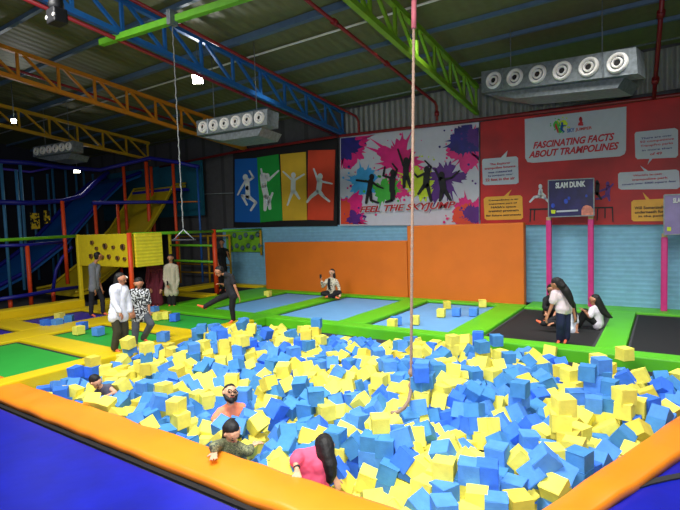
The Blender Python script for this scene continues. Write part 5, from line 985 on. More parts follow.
# back netting wall / dark boxes
obj('back_panel', one(bm_box, (-22.5, 15.6, 4.6), (8.5, .1, 2.6)), mat('teal_panel', (20, 96, 120), .6), t)
obj('deck', one(bm_box, (-20.8, 15.0, 4.55), (3.4, .9, .12)), M_dblue, t)
for p in [(35, 221, 6, 12), (47, 217, 4, 10)]:
    A = atX(p[0], p[1], -22.0); bm = bmesh.new()
    bm_box(bm, A, (.06, p[2]/18., p[3]/18.)); obj('hazard_sign', bm, mat_pattern('hazard_stripes', (24, 22, 20), (210, 180, 30), 9, .5), t)
def slide(nm, lab, X0, X1, prof, m, side=.35, wave=0):
    s = thing(nm, lab, 'slide', ((X0+X1)/2, prof[-1][0], 0)); bm = bmesh.new(); rows = []
    P = []
    for (y0, z0), (y1, z1) in zip(prof, prof[1:]):
        for k in range(6): P.append((y0+(y1-y0)*k/6, z0+(z1-z0)*k/6))
    P.append(prof[-1])
    for y, z in P: rows.append([bm.verts.new((X0+(X1-X0)*k/4, y, z)) for k in range(5)] + [bm.verts.new((X0+(X1-X0)*k/4, y, z-.12)) for k in range(4, -1, -1)])
    for a, b in zip(rows, rows[1:]):
        for k in range(10): bm.faces.new((a[k], a[(k+1) % 10], b[(k+1) % 10], b[k]))
    bm.faces.new(rows[0]); bm.faces.new(rows[-1][::-1]); bmesh.ops.recalc_face_normals(bm, faces=bm.faces[:])
    obj('chute', bm, m, s)
    for X in (X0, X1):
        bm = bmesh.new(); bm_tube(bm, [(X, y, z+side*.3) for y, z in P], side*.22); obj('side_bolster', bm, m if wave == 0 else M_dblue, s)
    return s
slide('wave_slide', 'wide dark blue slide descending behind the orange posts', -26.0, -22.75, [(15.4, 5.6), (14.4, 5.2), (13.1, 4.05), (11.35, 2.2), (9.6, .95), (8.4, .4), (6.5, .25)], M_slideb, .4, 1)
slide('wave_slide', 'yellow slide descending beside the blue one', -22.4, -19.25, [(15.4, 4.8), (14.7, 4.7), (14.2, 3.95), (13.3, 2.75), (11.7, 1.2), (10.4, .3), (9.8, .25)], M_slidey, .25)
# ================================================================ PEOPLE
M_skin = mat('skin_brown', (176, 120, 90), .55, var=.04)
M_skinl = mat('skin_light', (212, 160, 130), .55, var=.04)
M_hair = mat('hair_black', (12, 10, 12), .65, bump=.3, bscale=60)
M_sock = mat('grip_sock_orange', (240, 112, 74), .8)
M_eye = mat('eye_dark', (26, 18, 16), .3); M_lip = mat('lips', (150, 74, 66), .5)
def remesh(bm, m, name, voxel=.012, smooth=2, wob=0., parent=None, segs=None, mats=None):
    me = bpy.data.meshes.new(name); bm.to_mesh(me); bm.free()
    o = bpy.data.objects.new(name, me); C.objects.link(o)
    r = o.modifiers.new('r', 'REMESH'); r.mode = 'VOXEL'; r.voxel_size = voxel; r.use_smooth_shade = True
    s = o.modifiers.new('s', 'SMOOTH'); s.factor = .5; s.iterations = smooth
    dg = bpy.context.evaluated_depsgraph_get(); me2 = bpy.data.meshes.new_from_object(o.evaluated_get(dg)); bpy.data.objects.remove(o); bpy.data.meshes.remove(me)
    me2.name = name; n = len(me2.vertices); co = np.empty(n*3, dtype=np.float32); me2.vertices.foreach_get('co', co); co = co.reshape(-1, 3)
    if wob:
        for i, v in enumerate(me2.vertices):
            k = noise.noise(v.co*9)*wob + noise.noise(v.co*23)*wob*.5
            v.co += v.normal*k
    me2.materials.clear()
    for x in (mats or [m]): me2.materials.append(x)
    if segs:
        nf = len(me2.polygons); cc = np.empty(nf*3, dtype=np.float32); me2.polygons.foreach_get('center', cc); cc = cc.reshape(-1, 3)
        best = np.full(nf, 1e9); idx = np.zeros(nf, dtype=np.int32)
        for a, ra, b, rb, mi in segs:
            a = np.array(a); b = np.array(b); d = b-a; L = max(float(d@d), 1e-9); t = np.clip(((cc-a)@d)/L, 0, 1)
            q = np.linalg.norm(cc-(a+t[:, None]*d), axis=1)-(ra+(rb-ra)*t)
            w = q < best; best[w] = q[w]; idx[w] = mi
        me2.polygons.foreach_set('material_index', idx)
    for p in me2.polygons: p.use_smooth = True
    o = bpy.data.objects.new(name, me2); C.objects.link(o)
    if parent is not None:
        base = abs_loc(parent); me2.transform(Matrix.Translation(-base)); o.parent = parent
    return o
def person(label, base, J, face, shirt, pants, sleeve=.6, hem=0., skin=None, hair='short', tail=None, s=1., sock=None, pant_len=1., loose=1., skirt=0., fingers=True, cap=None, headup=(0, 0, 1), extras=None, hairmat=None, vox=.012):
    """J: joints as world points; A is the side seen on the left. face: unit vector the face looks along"""
    skin = skin or M_skin; sock = sock or M_sock; hairmat = hairmat or M_hair
    t = thing('person', label, 'person', base)
    J = {k: Vector(v) for k, v in J.items()}; face = Vector(face).normalized(); hu = Vector(headup).normalized()
    hs = face.cross(hu).normalized(); hu = hs.cross(face).normalized()
    H = J['head']; neck = J['neck']; hz = s*1.13; pel = J['pel']; shA, shB = J['shA'], J['shB']
    hip = Vector(J.get('hipax', (shB-shA))).normalized(); hA = J.get('hipA', pel-hip*.09*s); hB = J.get('hipB', pel+hip*.09*s)
    sh = (shB-shA).normalized(); seg = []
    def add(a, ra, b, rb, mi): seg.append((Vector(a), ra*s, Vector(b), rb*s, mi))
    # head: skull, jaw, nose, ears ; 0 skin 1 sock
    add(H+hu*.025*hz-face*.012*hz, .099, H+hu*.02*hz+face*.012*hz, .099, 0); add(H-hu*.01*hz+face*.02*hz, .08, H-hu*.065*hz+face*.045*hz, .05, 0)
    add(H+face*.088*hz+hu*.01*hz, .010, H+face*.108*hz-hu*.02*hz, .015, 0)
    for q in (-1, 1): add(H+hs*q*.088*hz-hu*.0*hz, .014, H+hs*q*.09*hz+hu*.025*hz, .017, 0)
    add(neck-(neck-pel).normalized()*.03*s, .058, H-hu*.03*s-face*.01*s, .053, 0)
    # torso
    up = (neck-pel).normalized(); mid = pel.lerp(neck, .5)
    tor = []
    def tadd(a, ra, b, rb): tor.append((Vector(a), ra*s, Vector(b), rb*s)); seg.append((Vector(a), ra*s*.97, Vector(b), rb*s*.97, 0))
    tadd(shA, .058, shB, .058); c = (shA+shB)/2
    for q in (-1, 1): tadd(c+sh*q*.09*s-up*.05*s, .09, mid+sh*q*.05*s, .088); tadd(mid+sh*q*.05*s, .088, pel+hip*q*.06*s, .10)
    tadd(hA, .095, hB, .095); tadd(neck-up*.02*s, .06, c-up*.03*s, .075)
    for q in (shA, shB): tadd(neck-up*.0*s, .045, q, .05)
    arms = []
    for k in 'AB':
        S_, E_, W_ = J['sh'+k], J['el'+k], J['wr'+k]
        add(S_, .052, E_, .038, 0); add(E_, .038, W_, .026, 0); arms.append((S_, E_, W_))
        hd = Vector(J.get('hand'+k, (W_-E_))).normalized()
        pn = Vector(J.get('palm'+k, (0, 0, -1))); side = hd.cross(pn)
        if side.length < .1: side = hd.cross(Vector((1, .3, 0)))
        side.normalize(); pn = side.cross(hd).normalized(); curl = J.get('curl'+k, Vector((.35, 0, 0))).x
        for i, (o_, L1, L2) in enumerate([(-.03, .038, .036), (-.010, .043, .04), (.010, .041, .038), (.029, .032, .03)]):
            kn = W_+hd*.085*s+side*o_*s
            add(W_+side*o_*.5*s, .016, kn, .0125, 0)
            p1 = kn+(hd*math.cos(curl)+pn*math.sin(curl)+side*o_*4).normalized()*L1*s; p2 = p1+(hd*math.cos(curl*2)+pn*math.sin(curl*2)+side*o_*4).normalized()*L2*s
            add(kn, .0105, p1, .0095, 0); add(p1, .0095, p2, .008, 0)
        ts = -side if k == 'A' else side
        th = W_+hd*.025*s+ts*.02*s; t1 = th+(hd*.6+ts*.8).normalized()*.045*s; add(th, .014, t1, .011, 0); add(t1, .011, t1+(hd*.85+ts*.45).normalized()*.035*s, .0095, 0)
    legs = []
    for k, h in (('A', hA), ('B', hB)):
        K_, N_, T_ = J['kn'+k], J['an'+k], J['to'+k]
        add(h, .088, K_, .058, 0); add(K_, .056, N_, .038, 0); legs.append((h, K_, N_))
        fd = (T_-N_); fd.z = min(fd.z, fd.z); heel = N_-fd.normalized()*.035*s+Vector((0, 0, -.02*s))
        add(N_, .038, heel, .034, 1); add(heel, .034, T_, .026, 1); add(N_, .036, N_.lerp(T_, .6), .032, 1)
    bm = bmesh.new()
    for a, ra, b, rb, mi in seg: bm_capsule(bm, a, ra, b, rb, 10, 3)
    remesh(bm, None, 'body', vox if not fingers else min(vox, .0085*max(s, .8)), 1, 0, t, seg, [skin, sock])
    # shirt
    bm = bmesh.new(); g = .014*s*loose
    for a, ra, b, rb in tor: bm_capsule(bm, a, ra+g, b, rb+g, 12, 3)
    for S_, E_, W_ in arms:
        if sleeve <= 1: bm_capsule(bm, S_, .056*s+g, S_.lerp(E_, sleeve), .048*s+g*1.2, 12, 2)
        else:
            bm_capsule(bm, S_, .056*s+g, E_, .042*s+g, 12, 2); bm_capsule(bm, E_, .042*s+g, E_.lerp(W_, min(sleeve-1, 1)), .03*s+g, 12, 2)
    if True:
        hem = max(hem, .03*s)
        dn = Vector(J.get('hemdir', -up))
        for q in (-1, 0, 1): bm_capsule(bm, pel+hip*q*.07*s, .1*s+g, pel+hip*q*(.08+hem*.12)*s+dn*hem*s, .1*s+g, 12, 2)
    remesh(bm, shirt, 'shirt' if not skirt else 'dress', .013, 2, .006, t)
    bm = bmesh.new(); g = .012*s*loose
    bm_capsule(bm, hA, .1*s+.002, hB, .1*s+.002, 12, 3)
    for h, K_, N_ in legs:
        bm_capsule(bm, h, .095*s+.003, K_, .064*s+g*1.3, 12, 3); bm_capsule(bm, K_, .062*s+g*1.3, K_.lerp(N_, pant_len*.97), .044*s+g*1.5, 12, 2)
    if skirt:
        pass
    remesh(bm, pants, 'trousers', .013, 2, .005, t)
    # hair
    bm = bmesh.new()
    bm_capsule(bm, H-face*.04*hz+hu*.04*hz, .092*hz, H-face*.024*hz+hu*.054*hz, .083*hz, 14, 5)
    if hair != 'short': bm_capsule(bm, H-face*.045*hz+hu*.02*hz, .088*hz, H-face*.06*hz-hu*.07*hz, .075*hz, 12, 4)
    else: bm_capsule(bm, H-face*.045*hz+hu*.02*hz, .075*hz, H-face*.05*hz-hu*.035*hz, .06*hz, 12, 4)
    if tail:
        for (p, r), (q, r2) in zip(tail, tail[1:]): bm_capsule(bm, Vector(p), r, Vector(q), r2, 12, 3)
    remesh(bm, hairmat, 'hair', .011, 1, .008, t)
    for q in (-1, 1):
        p = H+face*.083*hz+hs*q*.033*hz+hu*.012*hz
        obj('eye', one(bm_capsule, p-hs*.006*hz, .0115*hz, p+hs*.006*hz, .0115*hz, 8, 3), M_eye, t)
        p2 = p+hu*.03*hz+face*.0*hz; obj('eyebrow', one(bm_capsule, p2-hs*.015*hz, .005*hz, p2+hs*.015*hz, .005*hz, 6, 2), hairmat, t)
    p = H+face*.088*hz-hu*.05*hz; obj('mouth', one(bm_capsule, p-hs*.02*hz, .008*hz, p+hs*.02*hz, .008*hz, 8, 2), M_lip, t)
    return t
class Fr:
    """working frame at a person's spot: points by image column/row at a chosen distance"""
    def __init__(s, base):
        s.b = Vector(base); h = Vector((s.b.x, s.b.y, 0)); s.D = h.length; s.v = h.normalized(); s.u = Vector((s.v.y, -s.v.x, 0))
    def __call__(s, x, y, dv=0.):
        d = ray(x, y); k = (s.D+dv)/(Vector((d.x, d.y, 0)).dot(s.v)); return EYE+d*k
    def dir(s, u, v, z): return s.u*u+s.v*v+Vector((0, 0, z))
def c_(x): return Vector((x, 0, 0))
Mt = lambda n, c, **k: mat(n, c, .85, **k)
# 1 boy in grey on the violet mat
f = Fr(fl(97, 316, -.03))
person('boy in grey T-shirt and dark trousers walking away on the violet mat', f.b, dict(head=f(98.3, 256.6), neck=f(94.3, 263.5), shA=f(90.8, 266, -.02), shB=f(98, 266, .1), elA=f(91.5, 280, -.08), wrA=f(95, 290.5, -.12), elB=f(99, 281, .15), wrB=f(102, 290, .1),
    pel=f(94.3, 287), hipax=f.dir(.5, .6, 0), knA=f(91.5, 301, 0), anA=f(91, 314), toA=f(95, 316.3, -.05), knB=f(102.5, 299.5, .05), anB=f(103, 312.5, .05), toB=f(108, 315, .0)), f.dir(.8, .35, -.15),
    Mt('tee_grey', (112, 116, 128)), Mt('trousers_ink', (26, 28, 38)), .7, hem=.06, fingers=False)
# 2 girl in white shirt
f = Fr(fl(120, 351, .05))
person('girl in loose white shirt and olive trousers with a hair clip', f.b, dict(head=f(121, 279.5), neck=f(118.6, 285.7), shA=f(113.8, 288.3, -.03), shB=f(124.5, 288.3, .05), elA=f(114.3, 302.5, -.1), wrA=f(120, 312.5, -.18), elB=f(129, 302, .05), wrB=f(130.5, 311.5, 0),
    pel=f(118.5, 312), knA=f(117.5, 331.5, -.05), anA=f(114.2, 348.3, 0), toA=f(120, 352.2, -.06), knB=f(124.5, 330.5, .05), anB=f(124.6, 345.5, .08), toB=f(130.5, 349, .0)), f.dir(.75, -.5, -.25),
    Mt('shirt_white', (214, 218, 232)), Mt('trousers_olive', (52, 50, 34)), 1.9, hem=.12, loose=1.8, hair='long', tail=[(f(118, 280, .06), .09), (f(115.5, 286, .1), .05)], fingers=False)
fp = f(125.3, 276.5, -.1)
tclip = [o for o in C.objects if o.get('label', '').startswith('girl in loose white')][0]
obj('hair_clip', one(bm_capsule, f(124.5, 276.2, -.02), .02, f(127, 277.5, -.02), .02), M_white, tclip)
# 3 patterned shirt
f = Fr(fl(139, 345, .02))
M_pat = mat_pattern('leaf_print', (24, 26, 30), (206, 210, 214), 26, .52)
person('boy in black and white leaf print shirt and grey jeans looking down', f.b, dict(head=f(138.8, 284), neck=f(138.6, 290, .04), shA=f(131.5, 292), shB=f(146, 291.5), elA=f(130.5, 303, -.05), wrA=f(133, 311.5, -.12), elB=f(148.6, 302.5), wrB=f(149.3, 311, -.03),
    pel=f(140.2, 313.5), knA=f(135.5, 329), anA=f(134.5, 343.5), toA=f(137.5, 347, -.12), knB=f(151, 324, -.15), anB=f(143.2, 338.5, .12), toB=f(148.5, 342, .0)), f.dir(-.05, -.8, -.5),
    M_pat, Mt('jeans_grey', (78, 84, 94)), .95, hem=.1, loose=1.5, fingers=False, s=.97)
# 4 maroon woman
f = Fr(fl(155.5, 307))
M_mar = Mt('maroon_cloth', (92, 14, 38))
t = person('woman in long maroon kurta with dark hair, standing', f.b, dict(head=f(155.8, 259.5), neck=f(155, 265.5), shA=f(148.8, 267.8), shB=f(160.8, 267.8), elA=f(147, 280.5, .05), wrA=f(150.5, 288.5, -.1), elB=f(162.2, 280.5, .03), wrB=f(160.8, 289, -.1),
    pel=f(155.2, 285), knA=f(153.6, 296.5), anA=f(153.6, 305), toA=f(152.8, 307.4, -.15), knB=f(157.2, 296.5), anB=f(157.2, 305), toB=f(158, 307.4, -.15)), f.dir(.1, -1, -.05),
    M_mar, Mt('maroon_dark', (70, 12, 30)), 1.9, hem=.62, loose=1.6, hair='long', tail=[(f(155.8, 259, .1), .08), (f(155.6, 270, .15), .05)], fingers=False)
bm = bmesh.new()
for a, b in ((f(149, 269, -.09), f(147, 296, -.02)), (f(149, 269, -.09), f(155, 271.5, -.12)), (f(155, 271.5, -.12), f(161, 268.5, -.08))): bm_capsule(bm, a, .05, b, .06)
remesh(bm, M_mar, 'shawl', .014, 2, .01, t)
# 5 beige woman
f = Fr(fl(171.5, 306.5))
t = person('woman in pale beige tunic over black trousers, holding a phone', f.b, dict(head=f(170.6, 258.5), neck=f(170.8, 264.6), shA=f(165.8, 266.8), shB=f(176, 266.8), elA=f(164.8, 279.5), wrA=f(167.6, 285, -.2), elB=f(178, 280), wrB=f(176.2, 289, -.06),
    pel=f(171.2, 284.5), knA=f(169.8, 296.5), anA=f(169.8, 304.6), toA=f(169, 307, -.15), knB=f(173.8, 296.5), anB=f(173.8, 304.8), toB=f(174.6, 307.2, -.15)), f.dir(-.35, -1, -.3),
    Mt('tunic_beige', (188, 178, 158)), Mt('trousers_black', (16, 16, 22)), 1.9, hem=.3, loose=1.7, hair='long', fingers=False)
obj('phone', one(bm_box, f(167.4, 283, -.27), (.07, .02, .14), None, .005), M_hole, t)
# 6 person in black behind the frame
f = Fr(fl(222.5, 290))
person('person in black standing behind the orange post of the ladder frame', f.b, dict(head=f(221.8, 243), neck=f(222.2, 248.2), shA=f(218, 250.2), shB=f(227, 250.2), elA=f(217, 261), wrA=f(219.5, 268, -.1), elB=f(229, 259.5, -.05), wrB=f(227.5, 253.5, -.25),
    pel=f(222.8, 268), knA=f(221, 279.5), anA=f(221, 289), toA=f(220, 291, -.12), knB=f(225, 279.5), anB=f(225.2, 289), toB=f(226, 291, -.12)), f.dir(-.3, -1, 0),
    Mt('tee_jet', (14, 14, 18)), Mt('trousers_black', (0, 0, 0)), .7, fingers=False)
# 7 boy in black stepping
f = Fr(fl(232, 323, .05))
person('boy in black T-shirt leaning forward with one leg stretched out', f.b, dict(head=f(219.2, 271.5, -.02), neck=f(224.8, 273.5), shA=f(226.5, 276, .14), shB=f(231.5, 276.5, -.12), elA=f(226.5, 285.5, .22), wrA=f(221.2, 284.2, .1), elB=f(235, 286.5, -.2), wrB=f(238.8, 296.5, -.2),
    pel=f(232, 294), hipax=f.dir(.35, -.9, 0), knA=f(217, 299.5, -.05), anA=f(204.3, 307, -.12), toA=f(198, 305.2, -.16), knB=f(232, 308, -.05), anB=f(233.6, 319.6, 0), toB=f(229.3, 323, -.05)), f.dir(-.85, -.2, -.5),
    Mt('tee_black', (26, 28, 36)), Mt('joggers_black', (12, 12, 18)), .65, hem=.05, fingers=True, headup=f.dir(-.45, 0, .9))
# 8 woman seated against the orange wall
f = Fr(fl(331.5, 297.5, .04))
M_card = mat_pattern('cardigan_check', (206, 196, 172), (70, 74, 76), 22, .6)
t = person('woman in cream patterned cardigan sitting cross-legged against the orange wall with a phone', f.b, dict(head=f(331.8, 272.8), neck=f(331.2, 278.3), shA=f(326.6, 281), shB=f(336.2, 281), elA=f(323, 286.5, -.12), wrA=f(321.6, 281.2, -.25), handA=f.dir(-.1, 0, 1), elB=f(339.2, 288, -.05), wrB=f(339.6, 293.5, -.3),
    pel=f(331.2, 292.5), knA=f(322.6, 293.6, -.32), anA=f(334.5, 297, -.42), toA=f(338.6, 298.2, -.42), knB=f(339.8, 292.6, -.3), anB=f(329, 296.3, -.5), toB=f(325.4, 297, -.45)), f.dir(-.5, -.9, -.1),
    M_card, Mt('trousers_jet', (14, 14, 18)), 1.9, hem=.0, loose=1.3, hair='long', tail=[(f(333.2, 273.5, .05), .08), (f(334.6, 279.5, .05), .05)], fingers=True, skin=M_skinl, s=.95)
obj('scarf', one(bm_tube, [f(329.3, 278.5, -.11), f(328.6, 284, -.15), f(329.6, 289.5, -.19)], .045), Mt('scarf_black', (16, 16, 20)), t)
obj('phone', one(bm_box, f(320.6, 276.5, -.27), (.07, .012, .15), f.u.to_track_quat('X', 'Z').to_matrix(), .004), M_hole, t)
# 9 standing girl bending
f = Fr(fl(562, 343.3, -.02))
Mw = Mt('tee_white_pink', (222, 206, 212))
person('girl in white T-shirt and navy trousers bending forward on the black trampoline', f.b, dict(head=f(556.6, 284.5, -.1), neck=f(559.2, 290.2), shA=f(554.8, 293.5, -.12), shB=f(564.3, 293, .1), elA=f(551.6, 306, -.16), wrA=f(547.6, 316, -.2), elB=f(572, 304, .12), wrB=f(574.6, 315.5, .1),
    pel=f(563.6, 308.5), knA=f(560.6, 324.5, -.1), anA=f(560, 339.2, 0), toA=f(557.6, 343.2, -.1), knB=f(566, 324.5, .05), anB=f(566.2, 338.5, .06), toB=f(564.6, 342.8, -.05)), f.dir(-.75, .25, -.6),
    Mw, Mt('trousers_navy', (20, 30, 66)), .6, hem=.03, loose=2.1, hair='long', tail=[(f(559, 282.5, -.06), .1), (f(565.5, 290, -.1), .085), (f(570, 298, -.08), .07), (f(573.5, 307, -.05), .03)], skin=M_skin, s=.95, headup=f.dir(-.4, 0, .9))
# 10 sitting in white between them
f = Fr(fl(571.5, 334, -.02))
person('girl in white top and black leggings sitting, one leg stretched left, behind the bending girl', f.b+Vector((.25, .5, 0)), dict(head=f(569.5, 306.5, .35), neck=f(570.3, 312.5, .36), shA=f(566.3, 315, .3), shB=f(574.8, 315.5, .42), elA=f(560, 321, .2), wrA=f(553.5, 323, .1), elB=f(576.8, 324, .35), wrB=f(576.5, 331, .25),
    pel=f(571.8, 329.5, .35), hipax=f.dir(.3, .9, 0), knA=f(555, 323.3, .15), anA=f(542.5, 323.6, .2), toA=f(537, 320.6, .2), knB=f(558, 317.5, .55), anB=f(548.5, 321.5, .5), toB=f(544.5, 321, .5)), f.dir(-1, .3, -.1),
    Mt('top_white', (206, 212, 226)), Mt('leggings_black', (16, 16, 20)), .7, hem=.04, loose=1.3, hair='long', tail=[(f(571.5, 307, .36), .08), (f(575.2, 314, .3), .05), (f(575.6, 321, .2), .035)], s=.95)
# 10b black clothed behind
f = Fr(fl(549, 319, -.02))
person('person in black squatting behind the bending girl, mostly hidden', f.b, dict(head=f(551.5, 289.5, .05), neck=f(550.2, 296, .1), shA=f(545.5, 299, .1), shB=f(554.2, 299, .1), elA=f(544, 307, -.05), wrA=f(546, 313, -.2), elB=f(556.5, 307, -.05), wrB=f(555, 313, -.2),
    pel=f(549.8, 313.3, .2), knA=f(546.6, 308.5, -.15), anA=f(547, 316.8, .05), toA=f(545.6, 318.6, -.1), knB=f(553.3, 308.5, -.15), anB=f(553, 316.8, .05), toB=f(554.2, 318.6, -.1)), f.dir(.3, -1, -.3),
    Mt('tee_jet', (0, 0, 0)), Mt('trousers_jet', (0, 0, 0)), 1.5, hair='long', fingers=False, s=.95)
# 11 seated girl right
f = Fr(fl(596, 328.2, -.02))
person('girl with very long black hair seated at the right side of the black trampoline', f.b, dict(head=f(594.3, 300.2), neck=f(596.2, 306.8), shA=f(592.3, 309.6, -.1), shB=f(600, 310, .12), elA=f(590, 317, -.2), wrA=f(585, 311.8, -.2), elB=f(597, 317.5, .2), wrB=f(586.5, 311.5, .02),
    pel=f(598, 323.3, .02), hipax=f.dir(.2, .95, 0), knA=f(584, 313.8, -.12), anA=f(579, 325.3, -.1), toA=f(574.5, 327, -.12), knB=f(585, 311.5, .12), anB=f(580, 321.5, .18), toB=f(575.8, 323, .18)), f.dir(-1, -.1, -.2),
    Mt('blouse_white', (214, 206, 220)), Mt('trousers_jet', (0, 0, 0)), .8, hem=.03, loose=1.5, hair='long', tail=[(f(597, 300, .0), .095), (f(600, 307, .02), .1), (f(604, 312, .02), .085), (f(609, 316.3, .02), .05), (f(611.8, 317.5, .0), .02)], s=.95)
# ---- people in the pit (their legs reach down among the cubes)
def pit_legs(f, pel, u=.1, fwd=(0, 0, 0)):
    F = Vector(fwd); return dict(knA=pel+f.u*-u+Vector((0, 0, -.4))+F*.6, anA=pel+f.u*-u+Vector((0, 0, -.8))+F, toA=pel+f.u*-u+Vector((0, 0, -.85))+F-f.v*.15, knB=pel+f.u*u+Vector((0, 0, -.4))+F*.6, anB=pel+f.u*u+Vector((0, 0, -.8))+F, toB=pel+f.u*u+Vector((0, 0, -.85))+F-f.v*.15)
# 12 child
f = Fr(Vector((-7.7, 4.35, -.9)))
nk = f(102.5, 388, 0); pel = nk+f.u*.12+Vector((0, 0, -.4))
d = dict(head=f(95.5, 382, -.05), neck=nk+Vector((0, 0, .02)), shA=f(98, 392, .08), shB=f(108.6, 387, -.02), elA=f(97, 399, 0), wrA=f(103, 399, -.1), elB=f(115.5, 392.5, -.12), wrB=f(106.5, 396, -.28), pel=pel); d.update(pit_legs(f, pel, .08))
for k in ('knA', 'knB', 'anA', 'anB', 'toA', 'toB'): d[k].z = max(d[k].z, -1.2)
person('dark haired child in grey tank top sunk in the foam cubes near the left corner', f.b, d, f.dir(.6, -.55, -.55), Mt('tank_grey', (84, 84, 104)), Mt('shorts_dark', (40, 40, 60)), .05, s=.86, skin=M_skinl, headup=f.dir(0, -.3, 1))
# 13 man in orange
f = Fr(Vector((-5.2, 4.8, -.9)))
nk = f(231, 405.5, 0); pel = nk+Vector((0, 0, -.42))+f.v*.05+f.u*-.03
d = dict(head=f(230.2, 394, -.02), neck=nk, shA=f(221.5, 412, -.02), shB=f(241.5, 408, .06), elA=f(215, 419, -.08), wrA=f(214.6, 425, -.22), handA=f.dir(.1, -.5, .2), elB=f(247, 418, .12), wrB=f(246, 426, 0), pel=pel); d.update(pit_legs(f, pel))
t = person('bearded man with glasses in an orange T-shirt, chest deep in the foam cubes', f.b, d, f.dir(.28, -.85, .42), Mt('tee_peach', (246, 142, 104)), Mt('shorts_grey', (60, 62, 70)), .9, loose=1.2, skin=M_skinl, headup=f.dir(.1, .4, .9), s=1.02)
fc = f.dir(.28, -.85, .42).normalized(); H = d['head']; sd = fc.cross(f.dir(.1, .4, .9)).normalized(); uu = sd.cross(fc)
bm = bmesh.new()
for q in (-1, 1): bm_tube(bm, [H+fc*.125+sd*(q*.039)+uu*.016+(sd*math.cos(a)*.03+uu*math.sin(a)*.023) for a in np.linspace(0, 6.283, 13)], .006, 6)
bm_tube(bm, [H+fc*.128-sd*.01+uu*.016, H+fc*.128+sd*.01+uu*.016], .004, 6); obj('glasses', bm, M_hole, t)
bm = bmesh.new(); bm_capsule(bm, H+fc*.045-uu*.082, .058, H+fc*.066-uu*.096, .05); 
for q in (-1, 1): bm_capsule(bm, H+sd*q*.086+fc*.008-uu*.012, .024, H+sd*q*.05+fc*.055-uu*.078, .038)
bm_capsule(bm, H+fc*.108-uu*.036-sd*.02, .011, H+fc*.108-uu*.036+sd*.02, .011)
remesh(bm, M_hair, 'beard', .009, 1, .004, t)
# 14 girl leaning on the pad
f = Fr(Vector((-4.42, 4.12, -.9)))
M_ol = mat_pattern('olive_print', (96, 104, 74), (150, 152, 112), 30, .5, c3=(70, 78, 66))
nk = f(228, 441, .02); pel = nk+Vector((0, 0, -.36))+f.v*.24+f.u*.1
hdir = fl(213.4, 460.5, .05)-fl(214.6, 452.5, .06)
d = dict(head=f(232, 432.5, -.06), neck=nk, shA=f(219.5, 445.5, -.02), shB=f(238.5, 448, 0), elA=fl(214.2, 446.5, .14), wrA=fl(214.6, 452, .085), handA=hdir, palmA=Vector((0, 0, -1)), curlA=c_(.05), elB=f(249, 451.5, -.08), wrB=f(251.5, 446, .02), handB=f.dir(.9, .3, .25), pel=pel); d.update(pit_legs(f, pel, .1, f.v*.1))
t = person('girl in olive patterned top with one hand spread on the orange pad', f.b, d, f.dir(.42, -.65, -.62), M_ol, Mt('leggings_black', (0, 0, 0)), 1.75, loose=1.5, hair='long', skin=M_skinl, s=.98, headup=f.dir(.1, -.5, .85), vox=.009,
    tail=[(f(227.5, 433, .04), .07), (f(225, 439, .05), .05), (f(221, 441, .05), .025)])
bm = bmesh.new(); 
q0 = [f(230.5, 426, -.02), f(229, 421.5, -.01), f(231, 419, -.01), f(235.5, 418.6, -.01)]
for a, b, r, r2 in ((q0[0], q0[1], .035, .028), (q0[1], q0[2], .028, .02), (q0[2], q0[3], .02, .008)): bm_capsule(bm, a, r, b, r2)
remesh(bm, M_hair, 'ponytail', .009, 1, .004, t)
# 15 girl in pink
f = Fr(Vector((-3.12, 4.16, -.9)))
nk = f(319, 452, .06); pel = f(310.5, 486, -.02)
d = dict(head=f(324.8, 447.5, .1), neck=nk, shA=f(299.5, 456.5, .0), shB=f(321.5, 460, .02), elA=f(295.4, 461.5, -.14), wrA=f(297, 470.5, -.22), elB=f(331, 467, .1), wrB=f(335, 478, .05), pel=pel); d.update(pit_legs(f, pel, .1, f.v*.15))
M_pk = Mt('tee_pink', (240, 88, 122))
t = person('girl in a pink T-shirt bending over the cubes, long black hair over her shoulder', f.b, d, f.dir(.25, .75, -.5), M_pk, Mt('jeans_dark', (36, 44, 66)), .75, hem=.05, loose=2.0, hair='long', skin=M_skinl,
    tail=[(f(325.5, 445, .02), .1), (f(327.5, 455, -.04), .085), (f(330, 464, -.08), .08), (f(331, 473, -.1), .065), (f(329.5, 480, -.1), .04)], headup=f.dir(0, .3, .9))
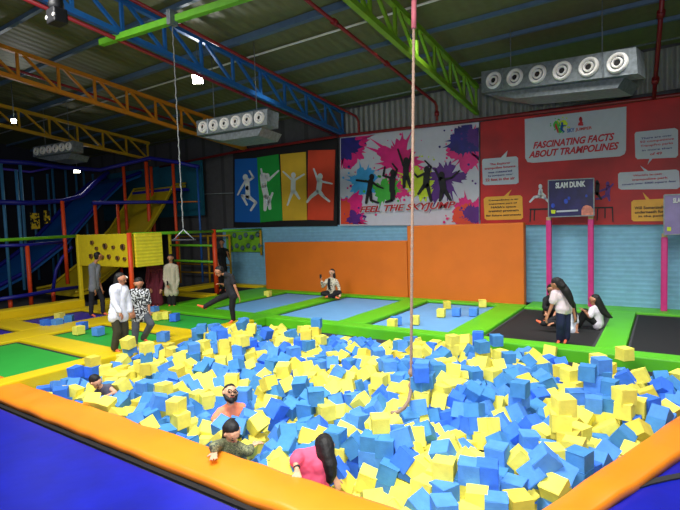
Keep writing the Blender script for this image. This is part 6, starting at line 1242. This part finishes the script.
obj('wrist_band', one(bm_tube, [f(296.6, 466.5, -.18), f(296.9, 468.3, -.2)], .036), M_dark, t)
# ================================================================ CAMERA AND LIGHT
cam = bpy.data.cameras.new('camera'); cam.sensor_width = 36; cam.sensor_fit = 'HORIZONTAL'; cam.lens = F_PX*36/680; cam.clip_start = .05; cam.clip_end = 200
co = bpy.data.objects.new('camera', cam); C.objects.link(co)
co.matrix_world = Matrix(((RT.x, UP.x, -FW.x, EYE.x), (RT.y, UP.y, -FW.y, EYE.y), (RT.z, UP.z, -FW.z, EYE.z), (0, 0, 0, 1)))
bpy.context.scene.camera = co
def area(name, loc, tgt, size, e, col=(1, 1, 1)):
    l = bpy.data.lights.new(name, 'AREA'); l.energy = e; l.shape = 'RECTANGLE'; l.size, l.size_y = size; l.color = col
    o = bpy.data.objects.new(name, l); C.objects.link(o); o.location = loc
    o.rotation_euler = (Vector(tgt)-Vector(loc)).to_track_quat('-Z', 'Y').to_euler(); return o
for nm, loc, tgt, size, e, spr in [('hall_area_light', (-3.5, 3.4, 7.6), (-3.6, 5.2, 0), (5, 1.6), 560, 120), ('hall_area_light', (-4.5, 11.0, 7.0), (-4.5, 12.2, 0), (11, .8), 270, 95),  # the wide one over the far mats is added to brighten that floor
        ('hall_area_light', (2.5, 9.0, 6.8), (0, 10, 0), (1.5, 3), 160, 110), ('hall_area_light', (-9.5, 1.5, 7.8), (-11, 7.5, 0), (4, 1.2), 370, 110)]:
    area(nm, loc, tgt, size, e, (1, .985, .95)).data.spread = math.radians(spr)
area('camera_flash', (.15, -.3, 3.0), (-4.2, 6.5, 0), (.5, .35), 330, (1, 1, 1))
w = bpy.data.worlds.new('hall_air'); bpy.context.scene.world = w; w.use_nodes = True
w.node_tree.nodes['Background'].inputs['Color'].default_value = (.75, .85, 1, 1); w.node_tree.nodes['Background'].inputs['Strength'].default_value = .19
sc = bpy.context.scene
sc.view_settings.view_transform = 'Standard'; sc.view_settings.look = 'None'; sc.view_settings.gamma = 1; sc.view_settings.use_curve_mapping = False
sc.view_settings.exposure = 0.0
